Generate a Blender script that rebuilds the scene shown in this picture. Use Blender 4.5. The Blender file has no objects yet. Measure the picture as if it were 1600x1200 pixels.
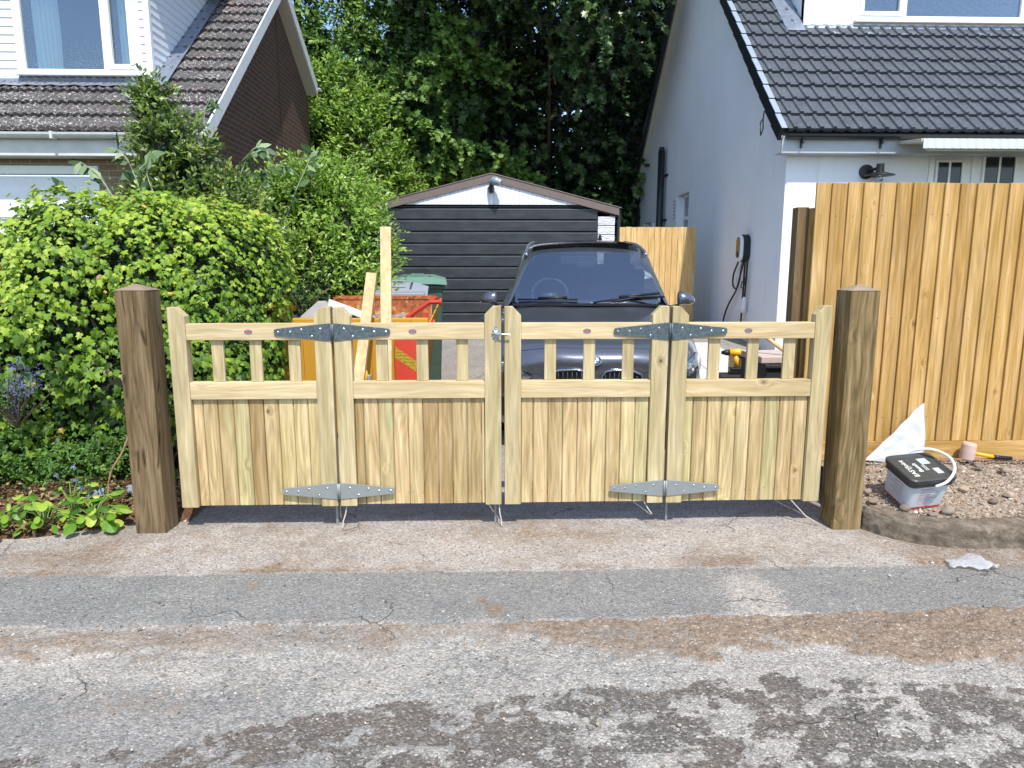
import bpy, bmesh, math, random
import numpy as np
from mathutils import Vector, Matrix, Euler
from mathutils.bvhtree import BVHTree
R = math.radians
random.seed(5)
rng = np.random.default_rng(11)
sc = bpy.context.scene
COL = sc.collection

# ------------------------------------------------------------------ camera, sky, sun, exposure
cam_d = bpy.data.cameras.new('camera'); cam = bpy.data.objects.new('camera', cam_d); COL.objects.link(cam)
cam.location = (0, 0, 1.6)
cam.rotation_euler = (R(90 - 9.6), 0, R(-1.8))
cam_d.sensor_width = 36; cam_d.lens = 36 * 1100 / 1600
cam_d.clip_start = 0.05; cam_d.clip_end = 2000
sc.camera = cam
SUN_EL, SUN_AZ = 57.0, 13.0          # sun behind the camera, to the right
W = bpy.data.worlds.new('World'); sc.world = W; W.use_nodes = True
nt = W.node_tree; bg = nt.nodes['Background']
sky = nt.nodes.new('ShaderNodeTexSky'); sky.sky_type = 'NISHITA'; sky.sun_disc = False
sky.sun_elevation = R(SUN_EL); sky.sun_rotation = R(180 - SUN_AZ)
sky.air_density = 1.0; sky.dust_density = 0.6; sky.ozone_density = 2.2
nt.links.new(sky.outputs[0], bg.inputs[0]); bg.inputs[1].default_value = 0.15
sd = bpy.data.lights.new('sun', 'SUN'); sd.energy = 3.1; sd.angle = R(0.5); sd.color = (1.0, 0.955, 0.88)
sun = bpy.data.objects.new('sun', sd); COL.objects.link(sun)
dv = Vector((math.sin(R(SUN_AZ)) * math.cos(R(SUN_EL)), -math.cos(R(SUN_AZ)) * math.cos(R(SUN_EL)), math.sin(R(SUN_EL))))
sun.rotation_euler = dv.to_track_quat('Z', 'Y').to_euler()
sc.view_settings.view_transform = 'Standard'; sc.view_settings.look = 'None'
sc.view_settings.gamma = 1; sc.view_settings.exposure = 0.80
sc.render.engine = 'CYCLES'
sc.cycles.max_bounces = 8; sc.cycles.transparent_max_bounces = 12
sc.cycles.use_denoising = True

# ------------------------------------------------------------------ node helpers
def S(r, g, b):                       # sRGB 0-255 to linear
    f = lambda c: (c / 255 / 12.92) if c / 255 <= 0.04045 else ((c / 255 + 0.055) / 1.055) ** 2.4
    return (f(r), f(g), f(b), 1)

class NB:
    def __init__(s, name):
        s.m = bpy.data.materials.new(name); s.m.use_nodes = True
        s.t = s.m.node_tree; s.p = s.t.nodes['Principled BSDF']; s.out = s.t.nodes['Material Output']
    def n(s, typ, **k):
        nd = s.t.nodes.new(typ)
        for a, v in k.items(): setattr(nd, a, v)
        return nd
    def l(s, a, b): s.t.links.new(a, b)
    def put(s, sock, v):
        if isinstance(v, bpy.types.NodeSocket): s.l(v, sock)
        elif v is not None: sock.default_value = v
    def pos(s): return s.n('ShaderNodeNewGeometry').outputs['Position']
    def obj(s): return s.n('ShaderNodeTexCoord').outputs['Object']
    def attr(s, name, out='Fac'):
        a = s.n('ShaderNodeAttribute'); a.attribute_name = name; return a.outputs[out]
    def mapv(s, v, scale=(1, 1, 1), loc=(0, 0, 0), rot=(0, 0, 0)):
        m = s.n('ShaderNodeMapping'); s.l(v, m.inputs[0]); m.inputs['Scale'].default_value = scale
        s.put(m.inputs['Location'], loc); m.inputs['Rotation'].default_value = rot
        return m.outputs[0]
    def vadd(s, a, b):
        m = s.n('ShaderNodeVectorMath', operation='ADD'); s.put(m.inputs[0], a); s.put(m.inputs[1], b); return m.outputs[0]
    def noise(s, v, scale, detail=3, rough=0.55, dist=0, out=0):
        m = s.n('ShaderNodeTexNoise'); s.l(v, m.inputs['Vector']); m.inputs['Scale'].default_value = scale
        m.inputs['Detail'].default_value = detail; m.inputs['Roughness'].default_value = rough
        m.inputs['Distortion'].default_value = dist
        return m.outputs[out]
    def vor(s, v, scale, feature='F1', out='Distance', rand=1):
        m = s.n('ShaderNodeTexVoronoi', feature=feature); s.l(v, m.inputs['Vector']); m.inputs['Scale'].default_value = scale
        m.inputs['Randomness'].default_value = rand
        return m.outputs[out]
    def math(s, op, a, b=None, c=None):
        m = s.n('ShaderNodeMath', operation=op); s.put(m.inputs[0], a)
        if b is not None: s.put(m.inputs[1], b)
        if c is not None: s.put(m.inputs[2], c)
        return m.outputs[0]
    def rng(s, v, a, b, c=0, d=1):
        m = s.n('ShaderNodeMapRange'); s.put(m.inputs[0], v)
        for i, x in enumerate((a, b, c, d)): s.put(m.inputs[i + 1], x)
        return m.outputs[0]
    def ramp(s, v, stops, interp='LINEAR'):
        m = s.n('ShaderNodeValToRGB'); s.l(v, m.inputs[0]); e = m.color_ramp; e.interpolation = interp
        while len(e.elements) < len(stops): e.elements.new(0.5)
        for el, (p, c) in zip(e.elements, stops): el.position = p; el.color = c
        return m.outputs[0]
    def mix(s, f, a, b, mode='MIX'):
        m = s.n('ShaderNodeMix', data_type='RGBA', blend_type=mode); s.put(m.inputs[0], f)
        s.put(m.inputs[6], a); s.put(m.inputs[7], b); return m.outputs[2]
    def bump(s, h, strength=0.5, dist=0.01):
        m = s.n('ShaderNodeBump'); s.l(h, m.inputs['Height']); m.inputs['Strength'].default_value = strength
        m.inputs['Distance'].default_value = dist; s.l(m.outputs[0], s.p.inputs['Normal'])
    def set(s, col=None, rough=None, metal=None, spec=None, coat=None, trans=None):
        if col is not None: s.put(s.p.inputs['Base Color'], col)
        if rough is not None: s.put(s.p.inputs['Roughness'], rough)
        if metal is not None: s.put(s.p.inputs['Metallic'], metal)
        if spec is not None: s.put(s.p.inputs['Specular IOR Level'], spec)
        if coat is not None: s.put(s.p.inputs['Coat Weight'], coat); s.p.inputs['Coat Roughness'].default_value = 0.04
        return s.m

def plain(name, c, rough=0.5, metal=0, var=0.12, scale=12, spec=0.5, bump=0, coat=None):
    b = NB(name); v = b.obj()
    n = b.noise(v, scale, 5, 0.6)
    d = b.rng(n, 0.3, 0.7, 1 - var, 1 + var)
    hs = b.n('ShaderNodeHueSaturation'); b.l(d, hs.inputs['Value']); hs.inputs['Color'].default_value = c
    n2 = b.noise(v, scale * 3, 4)
    rr = b.rng(n2, 0.3, 0.7, max(0.02, rough - 0.08), min(1, rough + 0.08))
    if bump: b.bump(b.noise(v, scale * 8, 4), bump, 0.004)
    return b.set(hs.outputs[0], rr, metal, spec, coat)

def wood(name, axis, tones, grain=0.5, knots=True, green=0.0, rough=0.7, crack=0.0, spec=0.25, kdark=(0.10, 0.055, 0.025, 1), kscale=3.3, warp_amt=.07, krad=1.0):
    """sawn timber; axis = grain direction; 'rnd' attribute (0-1 per board) shifts tone and pattern"""
    b = NB(name); v = b.obj()
    r = b.attr('rnd')
    oi = b.n('ShaderNodeObjectInfo').outputs['Random']
    rr = b.math('MULTIPLY', b.math('ADD', r, b.math('MULTIPLY', oi, 3.7)), 23.7)
    cmb = b.n('ShaderNodeCombineXYZ'); [b.l(rr, cmb.inputs[i]) for i in range(3)]
    v = b.vadd(v, cmb.outputs[0])
    sx = b.n('ShaderNodeSeparateXYZ'); b.l(v, sx.inputs[0]); kc = b.n('ShaderNodeCombineXYZ')
    b.l(b.math('MULTIPLY', sx.outputs[0], .72 if axis == 'x' else 1.0), kc.inputs[0]); b.l(b.math('MULTIPLY', sx.outputs[2], .72 if axis == 'z' else 1.0), kc.inputs[1])
    kd = b.vor(kc.outputs[0], kscale)
    kd = b.math('DIVIDE', kd, krad); kf = b.rng(kd, 0.0, 0.16, 1, 0)
    sc_ = [38.0, 38.0, 38.0]; sc_['xyz'.index(axis)] = 1.6
    warp = b.mapv(v, [2.2 if a != axis else 1.0 for a in 'xyz'])
    wn = b.n('ShaderNodeVectorMath', operation='SCALE')
    b.l(b.noise(warp, 1.4, 2, out=1), wn.inputs[0]); wn.inputs['Scale'].default_value = warp_amt
    kk = b.n('ShaderNodeCombineXYZ'); ka = b.math('MULTIPLY', kf, 0.035); [b.l(ka, kk.inputs[i]) for i in range(3)]
    v2 = b.vadd(b.vadd(v, wn.outputs[0]), kk.outputs[0])
    g1 = b.noise(b.mapv(v2, sc_), 1.0, 4, 0.6)
    sc2 = [160.0, 160.0, 160.0]; sc2['xyz'.index(axis)] = 5.0
    g2 = b.noise(b.mapv(v2, sc2), 1.0, 2, 0.6)
    rs_ = [11.0, 11.0, 11.0]; rs_['xyz'.index(axis)] = 0.9
    rg = b.math('SINE', b.math('MULTIPLY', b.noise(b.mapv(v2, rs_), 1.0, 1, .5), 62.0))
    big = b.noise(b.mapv(v, [1.5 if a == axis else 9 for a in 'xyz']), 1.0, 3)
    base = b.ramp(r, [(i / (len(tones) - 1), t) for i, t in enumerate(tones)])
    gr = b.rng(g1, 0.32, 0.68, 1 - grain * 0.55, 1 + grain * 0.28)
    gr = b.math('MULTIPLY', gr, b.rng(g2, 0.25, 0.75, 1 - grain * 0.3, 1 + grain * 0.18))
    gr = b.math('MULTIPLY', gr, b.rng(big, 0.3, 0.7, 0.84, 1.12)); gr = b.math('MULTIPLY', gr, b.rng(rg, -1, 1, 1 - grain * .22, 1 + grain * .12))
    hs = b.n('ShaderNodeHueSaturation'); b.l(base, hs.inputs['Color']); b.l(gr, hs.inputs['Value'])
    b.put(hs.inputs['Saturation'], b.rng(g1, 0.3, 0.7, 1.15, 0.92))
    c = hs.outputs[0]
    if green:
        gm = b.rng(b.noise(b.mapv(v, [1.2 if a == axis else 14 for a in 'xyz'], (3, 7, 1)), 1.0, 4, 0.65), 0.62, 0.75, 0, green)
        c = b.mix(gm, c, S(150, 190, 150))
    if knots:
        c = b.mix(b.rng(kd, 0.025, 0.09, 0.8, 0), c, b.mix(0.5, c, kdark, 'MULTIPLY'))
        c = b.mix(b.rng(kd, 0.018, 0.04, 0.95, 0), c, kdark)
    h = b.math('ADD', b.math('MULTIPLY', g1, 0.7), b.math('MULTIPLY', g2, 0.4))
    if crack:
        cs = [13.0, 13.0, 13.0]; cs['xyz'.index(axis)] = 0.7
        cr = b.vor(b.mapv(v2, cs), 1.0, 'DISTANCE_TO_EDGE')
        cm = b.rng(cr, 0.0, 0.045, 1, 0)
        cm = b.math('MULTIPLY', cm, b.rng(b.noise(v, 5, 2), 0.5, 0.6, 0, crack))
        c = b.mix(cm, c, (0.02, 0.013, 0.008, 1)); h = b.math('SUBTRACT', h, b.math('MULTIPLY', cm, 2))
        sp = b.rng(b.vor(v, 60), 0.04, 0.07, 1, 0)
        sp = b.math('MULTIPLY', sp, b.rng(b.noise(v, 6, 3), 0.52, 0.62, 0, 0.6))
        c = b.mix(sp, c, S(190, 180, 160))
    b.bump(h, 0.35, 0.003)
    return b.set(c, rough, 0, spec)

# ------------------------------------------------------------------ mesh helpers
class MB:
    def __init__(s): s.v = []; s.f = []; s.r = []; s.mi = []; s.cur = 0.5; s.cm = 0
    def rnd(s, r=None): s.cur = random.random() if r is None else r; return s
    def mat(s, i): s.cm = i; return s
    def add(s, vs, fs):
        o = len(s.v); s.v += [tuple(map(float, p)) for p in vs]
        for f in fs: s.f.append([o + i for i in f]); s.r.append(s.cur); s.mi.append(s.cm)
        return s
    def box(s, x0, x1, y0, y1, z0, z1, M=None):
        vs = [(x, y, z) for z in (z0, z1) for y in (y0, y1) for x in (x0, x1)]
        if M is not None: vs = [tuple(M @ Vector(p)) for p in vs]
        return s.add(vs, [(0, 2, 3, 1), (4, 5, 7, 6), (0, 1, 5, 4), (2, 6, 7, 3), (0, 4, 6, 2), (1, 3, 7, 5)])
    def prism(s, poly, axis, a, b, M=None):
        """poly 2-D, extruded along axis from a to b. axis 'y': poly is (x,z); 'x': (y,z); 'z': (x,y)"""
        def mk(p, t): return {'y': (p[0], t, p[1]), 'x': (t, p[0], p[1]), 'z': (p[0], p[1], t)}[axis]
        n = len(poly); vs = [mk(p, a) for p in poly] + [mk(p, b) for p in poly]
        if M is not None: vs = [tuple(M @ Vector(p)) for p in vs]
        return s.add(vs, [list(range(n)), list(range(2 * n - 1, n - 1, -1))] + [(i, i + n, (i + 1) % n + n, (i + 1) % n) for i in range(n)])
    def tube(s, pts, r, n=8, cap=True):
        pts = [Vector(p) for p in pts]; m = len(pts); rs = r if isinstance(r, (list, tuple)) else [r] * m
        vs = []; up = Vector((0.13, 0.21, 0.97))
        for i, p in enumerate(pts):
            d = (pts[min(i + 1, m - 1)] - pts[max(i - 1, 0)]).normalized()
            a = d.cross(up)
            if a.length < 0.1: a = d.cross(Vector((1, 0, 0)))
            a.normalize(); c = d.cross(a)
            for k in range(n):
                t = 2 * math.pi * k / n; vs.append(p + rs[i] * (math.cos(t) * a + math.sin(t) * c))
        fs = [(i * n + k, i * n + (k + 1) % n, (i + 1) * n + (k + 1) % n, (i + 1) * n + k) for i in range(m - 1) for k in range(n)]
        if cap: fs += [list(range(n)), list(range(m * n - 1, (m - 1) * n - 1, -1))]
        return s.add(vs, fs)
    def grid(s, G, close=False):
        """G: list of rows of points"""
        m = len(G); n = len(G[0]); vs = [p for row in G for p in row]
        return s.add(vs, [(i * n + j, i * n + j + 1, (i + 1) * n + j + 1, (i + 1) * n + j) for i in range(m - 1) for j in range(n - 1)])
    def lathe(s, prof, c=(0, 0, 0), n=24, axis='z', M=None):
        vs = []
        for (r, h) in prof:
            for k in range(n):
                t = 2 * math.pi * k / n; a, b2 = r * math.cos(t), r * math.sin(t)
                p = {'z': (a, b2, h), 'y': (a, h, b2), 'x': (h, a, b2)}[axis]
                p = Vector(p)
                if M is not None: p = M @ p
                vs.append(p + Vector(c))
        m = len(prof)
        fs = [(i * n + k, i * n + (k + 1) % n, (i + 1) * n + (k + 1) % n, (i + 1) * n + k) for i in range(m - 1) for k in range(n)]
        fs += [list(range(n)), list(range(m * n - 1, (m - 1) * n - 1, -1))]
        return s.add(vs, fs)
    def blob(s, c, rad, seed=0, rough=0.25, sub=2):
        bm = bmesh.new(); bmesh.ops.create_icosphere(bm, subdivisions=sub, radius=1)
        rs = random.Random(seed); pl = [(Vector((rs.gauss(0, 1), rs.gauss(0, 1), rs.gauss(0, 1))).normalized(), rs.uniform(0.55, 1)) for _ in range(7)]
        vs = []
        for v in bm.verts:
            p = v.co.copy()
            for nrm, d in pl:
                k = p.dot(nrm)
                if k > d: p -= nrm * (k - d)
            vs.append((c[0] + p.x * rad[0], c[1] + p.y * rad[1], c[2] + p.z * rad[2]))
        fs = [[v.index for v in f.verts] for f in bm.faces]; bm.free()
        return s.add(vs, fs)
    def build(s, name, mats, parent=None, bevel=0, smooth=False, off=True, seg=2, fix=True, sub=0):
        me = bpy.data.meshes.new(name)
        o0 = Vector((0, 0, 0))
        if parent is not None and off:
            q = parent
            while q is not None: o0 += Vector(q.location); q = q.parent
        me.from_pydata([(p[0] - o0.x, p[1] - o0.y, p[2] - o0.z) for p in s.v], [], s.f)
        if not isinstance(mats, (list, tuple)): mats = [mats]
        for m in mats: me.materials.append(m)
        me.polygons.foreach_set('material_index', s.mi)
        a = me.attributes.new('rnd', 'FLOAT', 'FACE'); a.data.foreach_set('value', s.r)
        if fix:
            bm = bmesh.new(); bm.from_mesh(me); bmesh.ops.recalc_face_normals(bm, faces=bm.faces); bm.to_mesh(me); bm.free()
        me.polygons.foreach_set('use_smooth', [smooth] * len(me.polygons)); me.update()
        o = bpy.data.objects.new(name, me); COL.objects.link(o); o.parent = parent
        if sub:
            md = o.modifiers.new('sub', 'SUBSURF'); md.levels = sub; md.render_levels = sub
        if bevel:
            md = o.modifiers.new('bevel', 'BEVEL'); md.width = bevel; md.segments = seg; md.limit_method = 'ANGLE'; md.angle_limit = R(40)
            md.harden_normals = False
        return o

def tag(o, label=None, cat=None, group=None, kind=None):
    if label: o['label'] = label
    if cat: o['category'] = cat
    if group: o['group'] = group
    if kind: o['kind'] = kind
    return o
def thing(name, loc, label, cat, group=None, rot=(0, 0, 0)):
    o = bpy.data.objects.new(name, None); COL.objects.link(o); o.location = loc; o.rotation_euler = rot
    o.empty_display_size = 0.1
    return tag(o, label, cat, group)
def struct(o): o['kind'] = 'structure'; return o
def text_mesh(name, body, size, mat, parent, M, depth=0.001, align='CENTER', sx=1.0):
    cu = bpy.data.curves.new(name, 'FONT'); cu.body = body; cu.size = size; cu.align_x = align; cu.align_y = 'CENTER'; cu.extrude = depth
    cu.offset = size * 0.012
    t = bpy.data.objects.new('tmp', cu); COL.objects.link(t); bpy.context.view_layer.update()
    me = bpy.data.meshes.new_from_object(t.evaluated_get(bpy.context.evaluated_depsgraph_get()))
    bpy.data.objects.remove(t); me.transform(Matrix.Diagonal((sx, 1, 1, 1))); me.transform(M); me.materials.clear(); me.materials.append(mat); me.name = name
    o = bpy.data.objects.new(name, me); COL.objects.link(o); o.parent = parent
    return o

# numpy noise
def _hash(ix, iy, s):
    h = (ix * 374761393 + iy * 668265263 + s * 1442695041) & 0xffffffff
    h = ((h ^ (h >> 13)) * 1274126177) & 0xffffffff
    return ((h ^ (h >> 16)) & 0xffff) / 65535.0
def vnoise(x, y, s=0):
    ix = np.floor(x).astype(np.int64); iy = np.floor(y).astype(np.int64); fx = x - ix; fy = y - iy
    fx = fx * fx * (3 - 2 * fx); fy = fy * fy * (3 - 2 * fy)
    a = _hash(ix, iy, s); b = _hash(ix + 1, iy, s); c = _hash(ix, iy + 1, s); d = _hash(ix + 1, iy + 1, s)
    return (a * (1 - fx) + b * fx) * (1 - fy) + (c * (1 - fx) + d * fx) * fy
def fbm(x, y, sc_, oct=4, s=0):
    x = np.asarray(x, float); y = np.asarray(y, float); t = 0; a = 1; n = 0
    for o in range(oct):
        t = t + a * vnoise(x * sc_ + 37.1 * o, y * sc_ + 11.7 * o, s + o); n += a; a *= 0.55; sc_ *= 2.1
    return t / n
def sst(x, a, b):
    t = np.clip((x - a) / (b - a), 0, 1); return t * t * (3 - 2 * t)
def gz(x, y):                                   # height of the ground
    return 0.078 * np.maximum(0, np.asarray(y, float) - 4.6) * (np.asarray(y) < 12.3) + (np.asarray(y) >= 12.3) * 0.6

def mesh_np(name, V, F, mat, parent=None, attrs=None, smooth=False, cols=None):
    """V (n,3), F (m,k) arrays"""
    me = bpy.data.meshes.new(name); n = len(V); m, k = F.shape
    me.vertices.add(n); me.vertices.foreach_set('co', V.astype(np.float32).ravel())
    me.loops.add(m * k); me.loops.foreach_set('vertex_index', F.astype(np.int32).ravel())
    me.polygons.add(m); me.polygons.foreach_set('loop_start', np.arange(0, m * k, k, dtype=np.int32))
    me.polygons.foreach_set('use_smooth', np.full(m, smooth))
    for mt in (mat if isinstance(mat, (list, tuple)) else [mat]): me.materials.append(mt)
    for nm, (dom, arr) in (attrs or {}).items():
        a = me.attributes.new(nm, 'FLOAT', dom); a.data.foreach_set('value', arr.astype(np.float32))
    if cols is not None:
        a = me.attributes.new('msk', 'FLOAT_COLOR', 'POINT'); a.data.foreach_set('color', cols.astype(np.float32).ravel())
    me.update(calc_edges=True); me.validate()
    o = bpy.data.objects.new(name, me); COL.objects.link(o); o.parent = parent
    return o
def sheet(name, X, Y, Z, mat, cols=None, parent=None):
    ny, nx = X.shape; V = np.stack([X, Y, Z], -1).reshape(-1, 3)
    i = np.arange(ny - 1)[:, None] * nx + np.arange(nx - 1)[None]; F = np.stack([i, i + 1, i + nx + 1, i + nx], -1).reshape(-1, 4)
    return mesh_np(name, V, F, mat, parent, smooth=True, cols=cols)
def axis_pts(segs):
    out = []
    for a, b, st in segs: out.append(np.arange(a, b, st))
    return np.concatenate(out + [np.array([segs[-1][1]])])

# ------------------------------------------------------------------ ground materials
def tarmac():
    b = NB('tarmac_and_dirt'); v = b.pos(); m = b.n('ShaderNodeAttribute'); m.attribute_name = 'msk'
    sp = b.n('ShaderNodeSeparateColor'); b.l(m.outputs['Color'], sp.inputs[0]); dirt, pale, dark = sp.outputs; alpha = m.outputs['Alpha']
    st = b.n('ShaderNodeTexVoronoi'); b.l(v, st.inputs[0]); st.inputs['Scale'].default_value = 120
    stc = b.n('ShaderNodeSeparateColor'); b.l(st.outputs['Color'], stc.inputs[0]); chip = stc.outputs[0]; chip2 = stc.outputs[1]
    fine = b.noise(v, 260, 3, 0.7); mid = b.noise(v, 30, 4, 0.6); big = b.noise(v, 3.0, 4, 0.6)
    base = b.ramp(chip, [(0, S(112, 111, 108)), (0.35, S(129, 128, 124)), (0.75, S(139, 137, 132)), (1, S(160, 157, 150))])
    palec = b.ramp(chip, [(0, S(132, 128, 121)), (0.4, S(158, 154, 146)), (0.8, S(172, 167, 158)), (1, S(194, 188, 177))])
    darkc = b.ramp(chip, [(0, S(84, 80, 75)), (0.5, S(108, 103, 97)), (0.9, S(130, 125, 117)), (0.975, S(168, 162, 152))])
    apron = b.ramp(chip, [(0, S(134, 127, 119)), (0.4, S(164, 156, 147)), (0.8, S(178, 170, 161)), (1, S(198, 191, 182))])
    dirtc = b.ramp(b.noise(v, 45, 5, 0.7), [(0.3, S(100, 86, 73)), (0.5, S(138, 120, 102)), (0.66, S(162, 144, 125)), (0.8, S(188, 173, 156))])
    j = b.math('MULTIPLY', b.math('SUBTRACT', b.math('ADD', b.math('MULTIPLY', mid, 0.7), b.math('MULTIPLY', chip2, 0.3)), 0.5), 0.9)
    th = lambda q, k=0.12: b.rng(b.math('ADD', q, j), 0.5 - k, 0.5 + k)
    c = b.mix(th(pale), base, palec)
    c = b.mix(th(alpha, 0.3), c, apron)
    c = b.mix(th(dark, 0.10), c, b.mix(b.rng(b.noise(v, 1.7, 3), .45, .6, 0, .45), darkc, b.mix(.5, darkc, S(118, 100, 86))))
    c = b.mix(b.math('MULTIPLY', th(dirt, 0.28), b.rng(chip2, 0.86, 0.92, 1, 0.25)), c, dirtc)
    c = b.mix(b.rng(big, 0.35, 0.65, 0.0, 1), c, b.mix(1.0, c, (0.86, 0.86, 0.87, 1), 'MULTIPLY'))
    c = b.mix(0.35, c, b.mix(1, c, b.ramp(fine, [(0.35, (0.45, 0.45, 0.45, 1)), (0.6, (1.25, 1.25, 1.25, 1))]), 'MULTIPLY'))
    s2 = b.n('ShaderNodeTexVoronoi'); b.l(v, s2.inputs[0]); s2.inputs['Scale'].default_value = 48
    s2c = b.n('ShaderNodeSeparateColor'); b.l(s2.outputs['Color'], s2c.inputs[0])
    cm = b.math('MULTIPLY', b.rng(s2c.outputs[0], .90, .92), b.rng(s2.outputs['Distance'], .36, .22))
    c = b.mix(b.math('MULTIPLY', cm, .75), c, b.ramp(s2c.outputs[1], [(.3, S(84, 80, 76)), (.5, S(150, 140, 128)), (.8, S(206, 200, 190))]))
    ck = b.vor(b.vadd(v, b.mapv(b.noise(v, 3, 4, .6, out=1), (.35, .35, .35))), 1.15, 'DISTANCE_TO_EDGE'); ckm = b.math('MULTIPLY', b.rng(ck, .0, .006, 1, 0), b.rng(b.noise(v, 1.3, 2), .50, .58, 0, .75))
    c = b.mix(ckm, c, S(74, 68, 62))
    sm_ = b.rng(b.noise(v, 9, 5, .7), .42, .62); c = b.mix(b.math('MULTIPLY', sm_, .35), c, b.mix(1, c, (1.12, 1.09, 1.03, 1), 'MULTIPLY'))
    h = b.math('ADD', b.math('MULTIPLY', st.outputs['Distance'], -0.8), b.math('MULTIPLY', mid, 1.2)); h = b.math('SUBTRACT', b.math('ADD', h, b.math('MULTIPLY', cm, .8)), b.math('MULTIPLY', ckm, 1.5))
    b.bump(h, 0.9, 0.006)
    return b.set(c, 0.92, 0, 0.2)
TAR = tarmac()
def soil_mat(name, cols, sc_=40, stones=0.85):
    b = NB(name); v = b.pos()
    c = b.ramp(b.noise(v, sc_, 6, 0.7), [(0.28, cols[0]), (0.48, cols[1]), (0.62, cols[2]), (0.78, cols[3])])
    st = b.n('ShaderNodeTexVoronoi'); b.l(v, st.inputs[0]); st.inputs['Scale'].default_value = 70
    q = b.n('ShaderNodeSeparateColor'); b.l(st.outputs['Color'], q.inputs[0])
    c = b.mix(b.rng(q.outputs[0], stones, stones + 0.04), c, b.ramp(q.outputs[1], [(0, S(120, 112, 104)), (1, S(205, 196, 184))]))
    h = b.math('ADD', b.noise(v, 25, 6, 0.7), b.math('MULTIPLY', st.outputs['Distance'], -0.4))
    b.bump(h, 1.0, 0.02); return b.set(c, 0.95, 0, 0.15)
SOIL = soil_mat('dry_soil', [S(104, 88, 74), S(150, 132, 114), S(178, 162, 145), S(204, 192, 178)])
LITTER = soil_mat('leaf_litter_soil', [S(58, 42, 32), S(96, 72, 52), S(128, 96, 70), S(160, 128, 98)], 60, 0.95)
GRASS = soil_mat('garden_ground', [S(40, 48, 24), S(66, 74, 36), S(84, 90, 48), S(104, 104, 64)], 30, 0.97)
CONC = NB('concrete'); _v = CONC.pos()
_c = CONC.ramp(CONC.noise(_v, 14, 6, 0.7), [(0.3, S(92, 82, 70)), (0.5, S(122, 110, 96)), (0.7, S(154, 142, 126))])
_c = CONC.mix(CONC.rng(CONC.vor(_v, 90), 0.0, 0.25, 0.7, 0), _c, S(96, 88, 78)); CONC.bump(CONC.noise(_v, 70, 6, 0.75), 0.9, 0.012)
CONC = CONC.set(_c, 0.92, 0, 0.2)

# ------------------------------------------------------------------ ground sheets
xs = axis_pts([(-60, -8, 4), (-8, -3.6, 0.25), (-3.6, 3.6, 0.016), (3.6, 8, 0.25), (8, 60, 4)])
edge = 2.985 + 0.035 * (fbm(xs, xs * 0, 1.3, 3, 3) - 0.5) * 2 + 0.03 * (fbm(xs, xs * 0 + 5, 9, 3, 8) - 0.5) * 2 + 0.02 * np.maximum(0, xs - 1)
# road
t = np.concatenate([np.linspace(-60, -4, 15), np.linspace(-3, 1.5, 10), np.linspace(1.6, 1.9, 4)])
nfine = 84
Yr = np.vstack([np.repeat(t[:, None], len(xs), 1)] + [1.9 + (edge - 1.9)[None] * (k / nfine) for k in range(1, nfine + 1)])
Xr = np.repeat(xs[None], Yr.shape[0], 0)
n1 = fbm(Xr, Yr, 2.2, 5, 1); n2 = fbm(Xr, Yr, 11, 4, 4); n3 = fbm(Xr, Yr, 26, 3, 9); n4 = fbm(Xr + .3 * n2, Yr, 17, 3, 12)
upper = 2.72 + 0.10 * (fbm(Xr, Yr * 0, 1.6, 3, 21) - 0.5) * 2 - 0.16 * sst(Xr, 1.2, 2.4) - .06 * sst(Xr, .5, 1.0) + 0.14 * (fbm(Xr, Yr * 1.6, 7, 4, 22) - .5) * 2 * 1.2
dirt = sst(Yr, upper - 0.05, upper + 0.05) * (0.48 + 0.30 * sst(Xr, -0.15, 0.25) + 0.42 * (n1 - 0.5))
dirt = dirt + 0.35 * sst(Xr, 1.45, 2.1) * sst(Yr, 2.35, 2.6) - 0.22 * sst(Xr, -2.6, -1.6) * (1 - sst(Xr, -1.5, -0.9)) * sst(Yr, 2.9, 2.95)
dirt += 0.24 * np.exp(-((Xr + 1.25) / 0.55) ** 2 - ((Yr - 2.42) / 0.16) ** 2) + 0.15 * (n1 - .5) 
dirt -= 0.10 * sst(Xr, -0.55, -0.2) * (1 - sst(Xr, 0.0, 0.25))
dk_edge = 2.43 + 0.05 * np.sin(Xr * 2.2) + 0.10 * (n1 - 0.5) - 0.30 * (1 - sst(Xr, -1.5, -0.4)) + 0.04 * sst(Xr, 0.2, 1.5)
dark = sst(dk_edge + 0.09 * (n2 - 0.5) - Yr, -0.015, 0.03) * (0.62 + 1.0 * (n2 - 0.5) + 3.0 * (n4 - .5) + .6 * (n3 - .5) - 0.20 * (1 - sst(Xr, -1.2, -.3)))
dark += 0.45 * np.exp(-((Xr + 0.72) / 0.35) ** 2 - ((Yr - 2.84) / 0.06) ** 2)
pale = 0.62 + 0.5 * (n1 - 0.5) - 0.45 * (1 - sst(Xr, -1.2, -0.2)) * (1 - sst(Yr, 2.3, 2.6))
z = 0.010 * (n2 - 0.5) + 0.004 * n3 + 0.040 * np.clip(dirt, 0, 1) * (n2 * .6 + n3 * .5) - 0.005 * np.clip(dark * 2, 0, 1)
z = z - 0.012 * sst(Yr, 2.8, 2.98) + 0.0
dirt = dirt + .55 * (n2 - .5) * (dirt > .02) + .3 * (n3 - .5)
cols = np.stack([np.clip(dirt, 0, 1), np.clip(pale + .5 * (n3 - .5), 0, 1), np.clip(dark, 0, 1), np.clip(0.32 + 0.5 * (n1 - 0.5), 0, 1)], -1)
struct(sheet('road', Xr, Yr, z, TAR, cols.reshape(-1, 4)))
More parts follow.
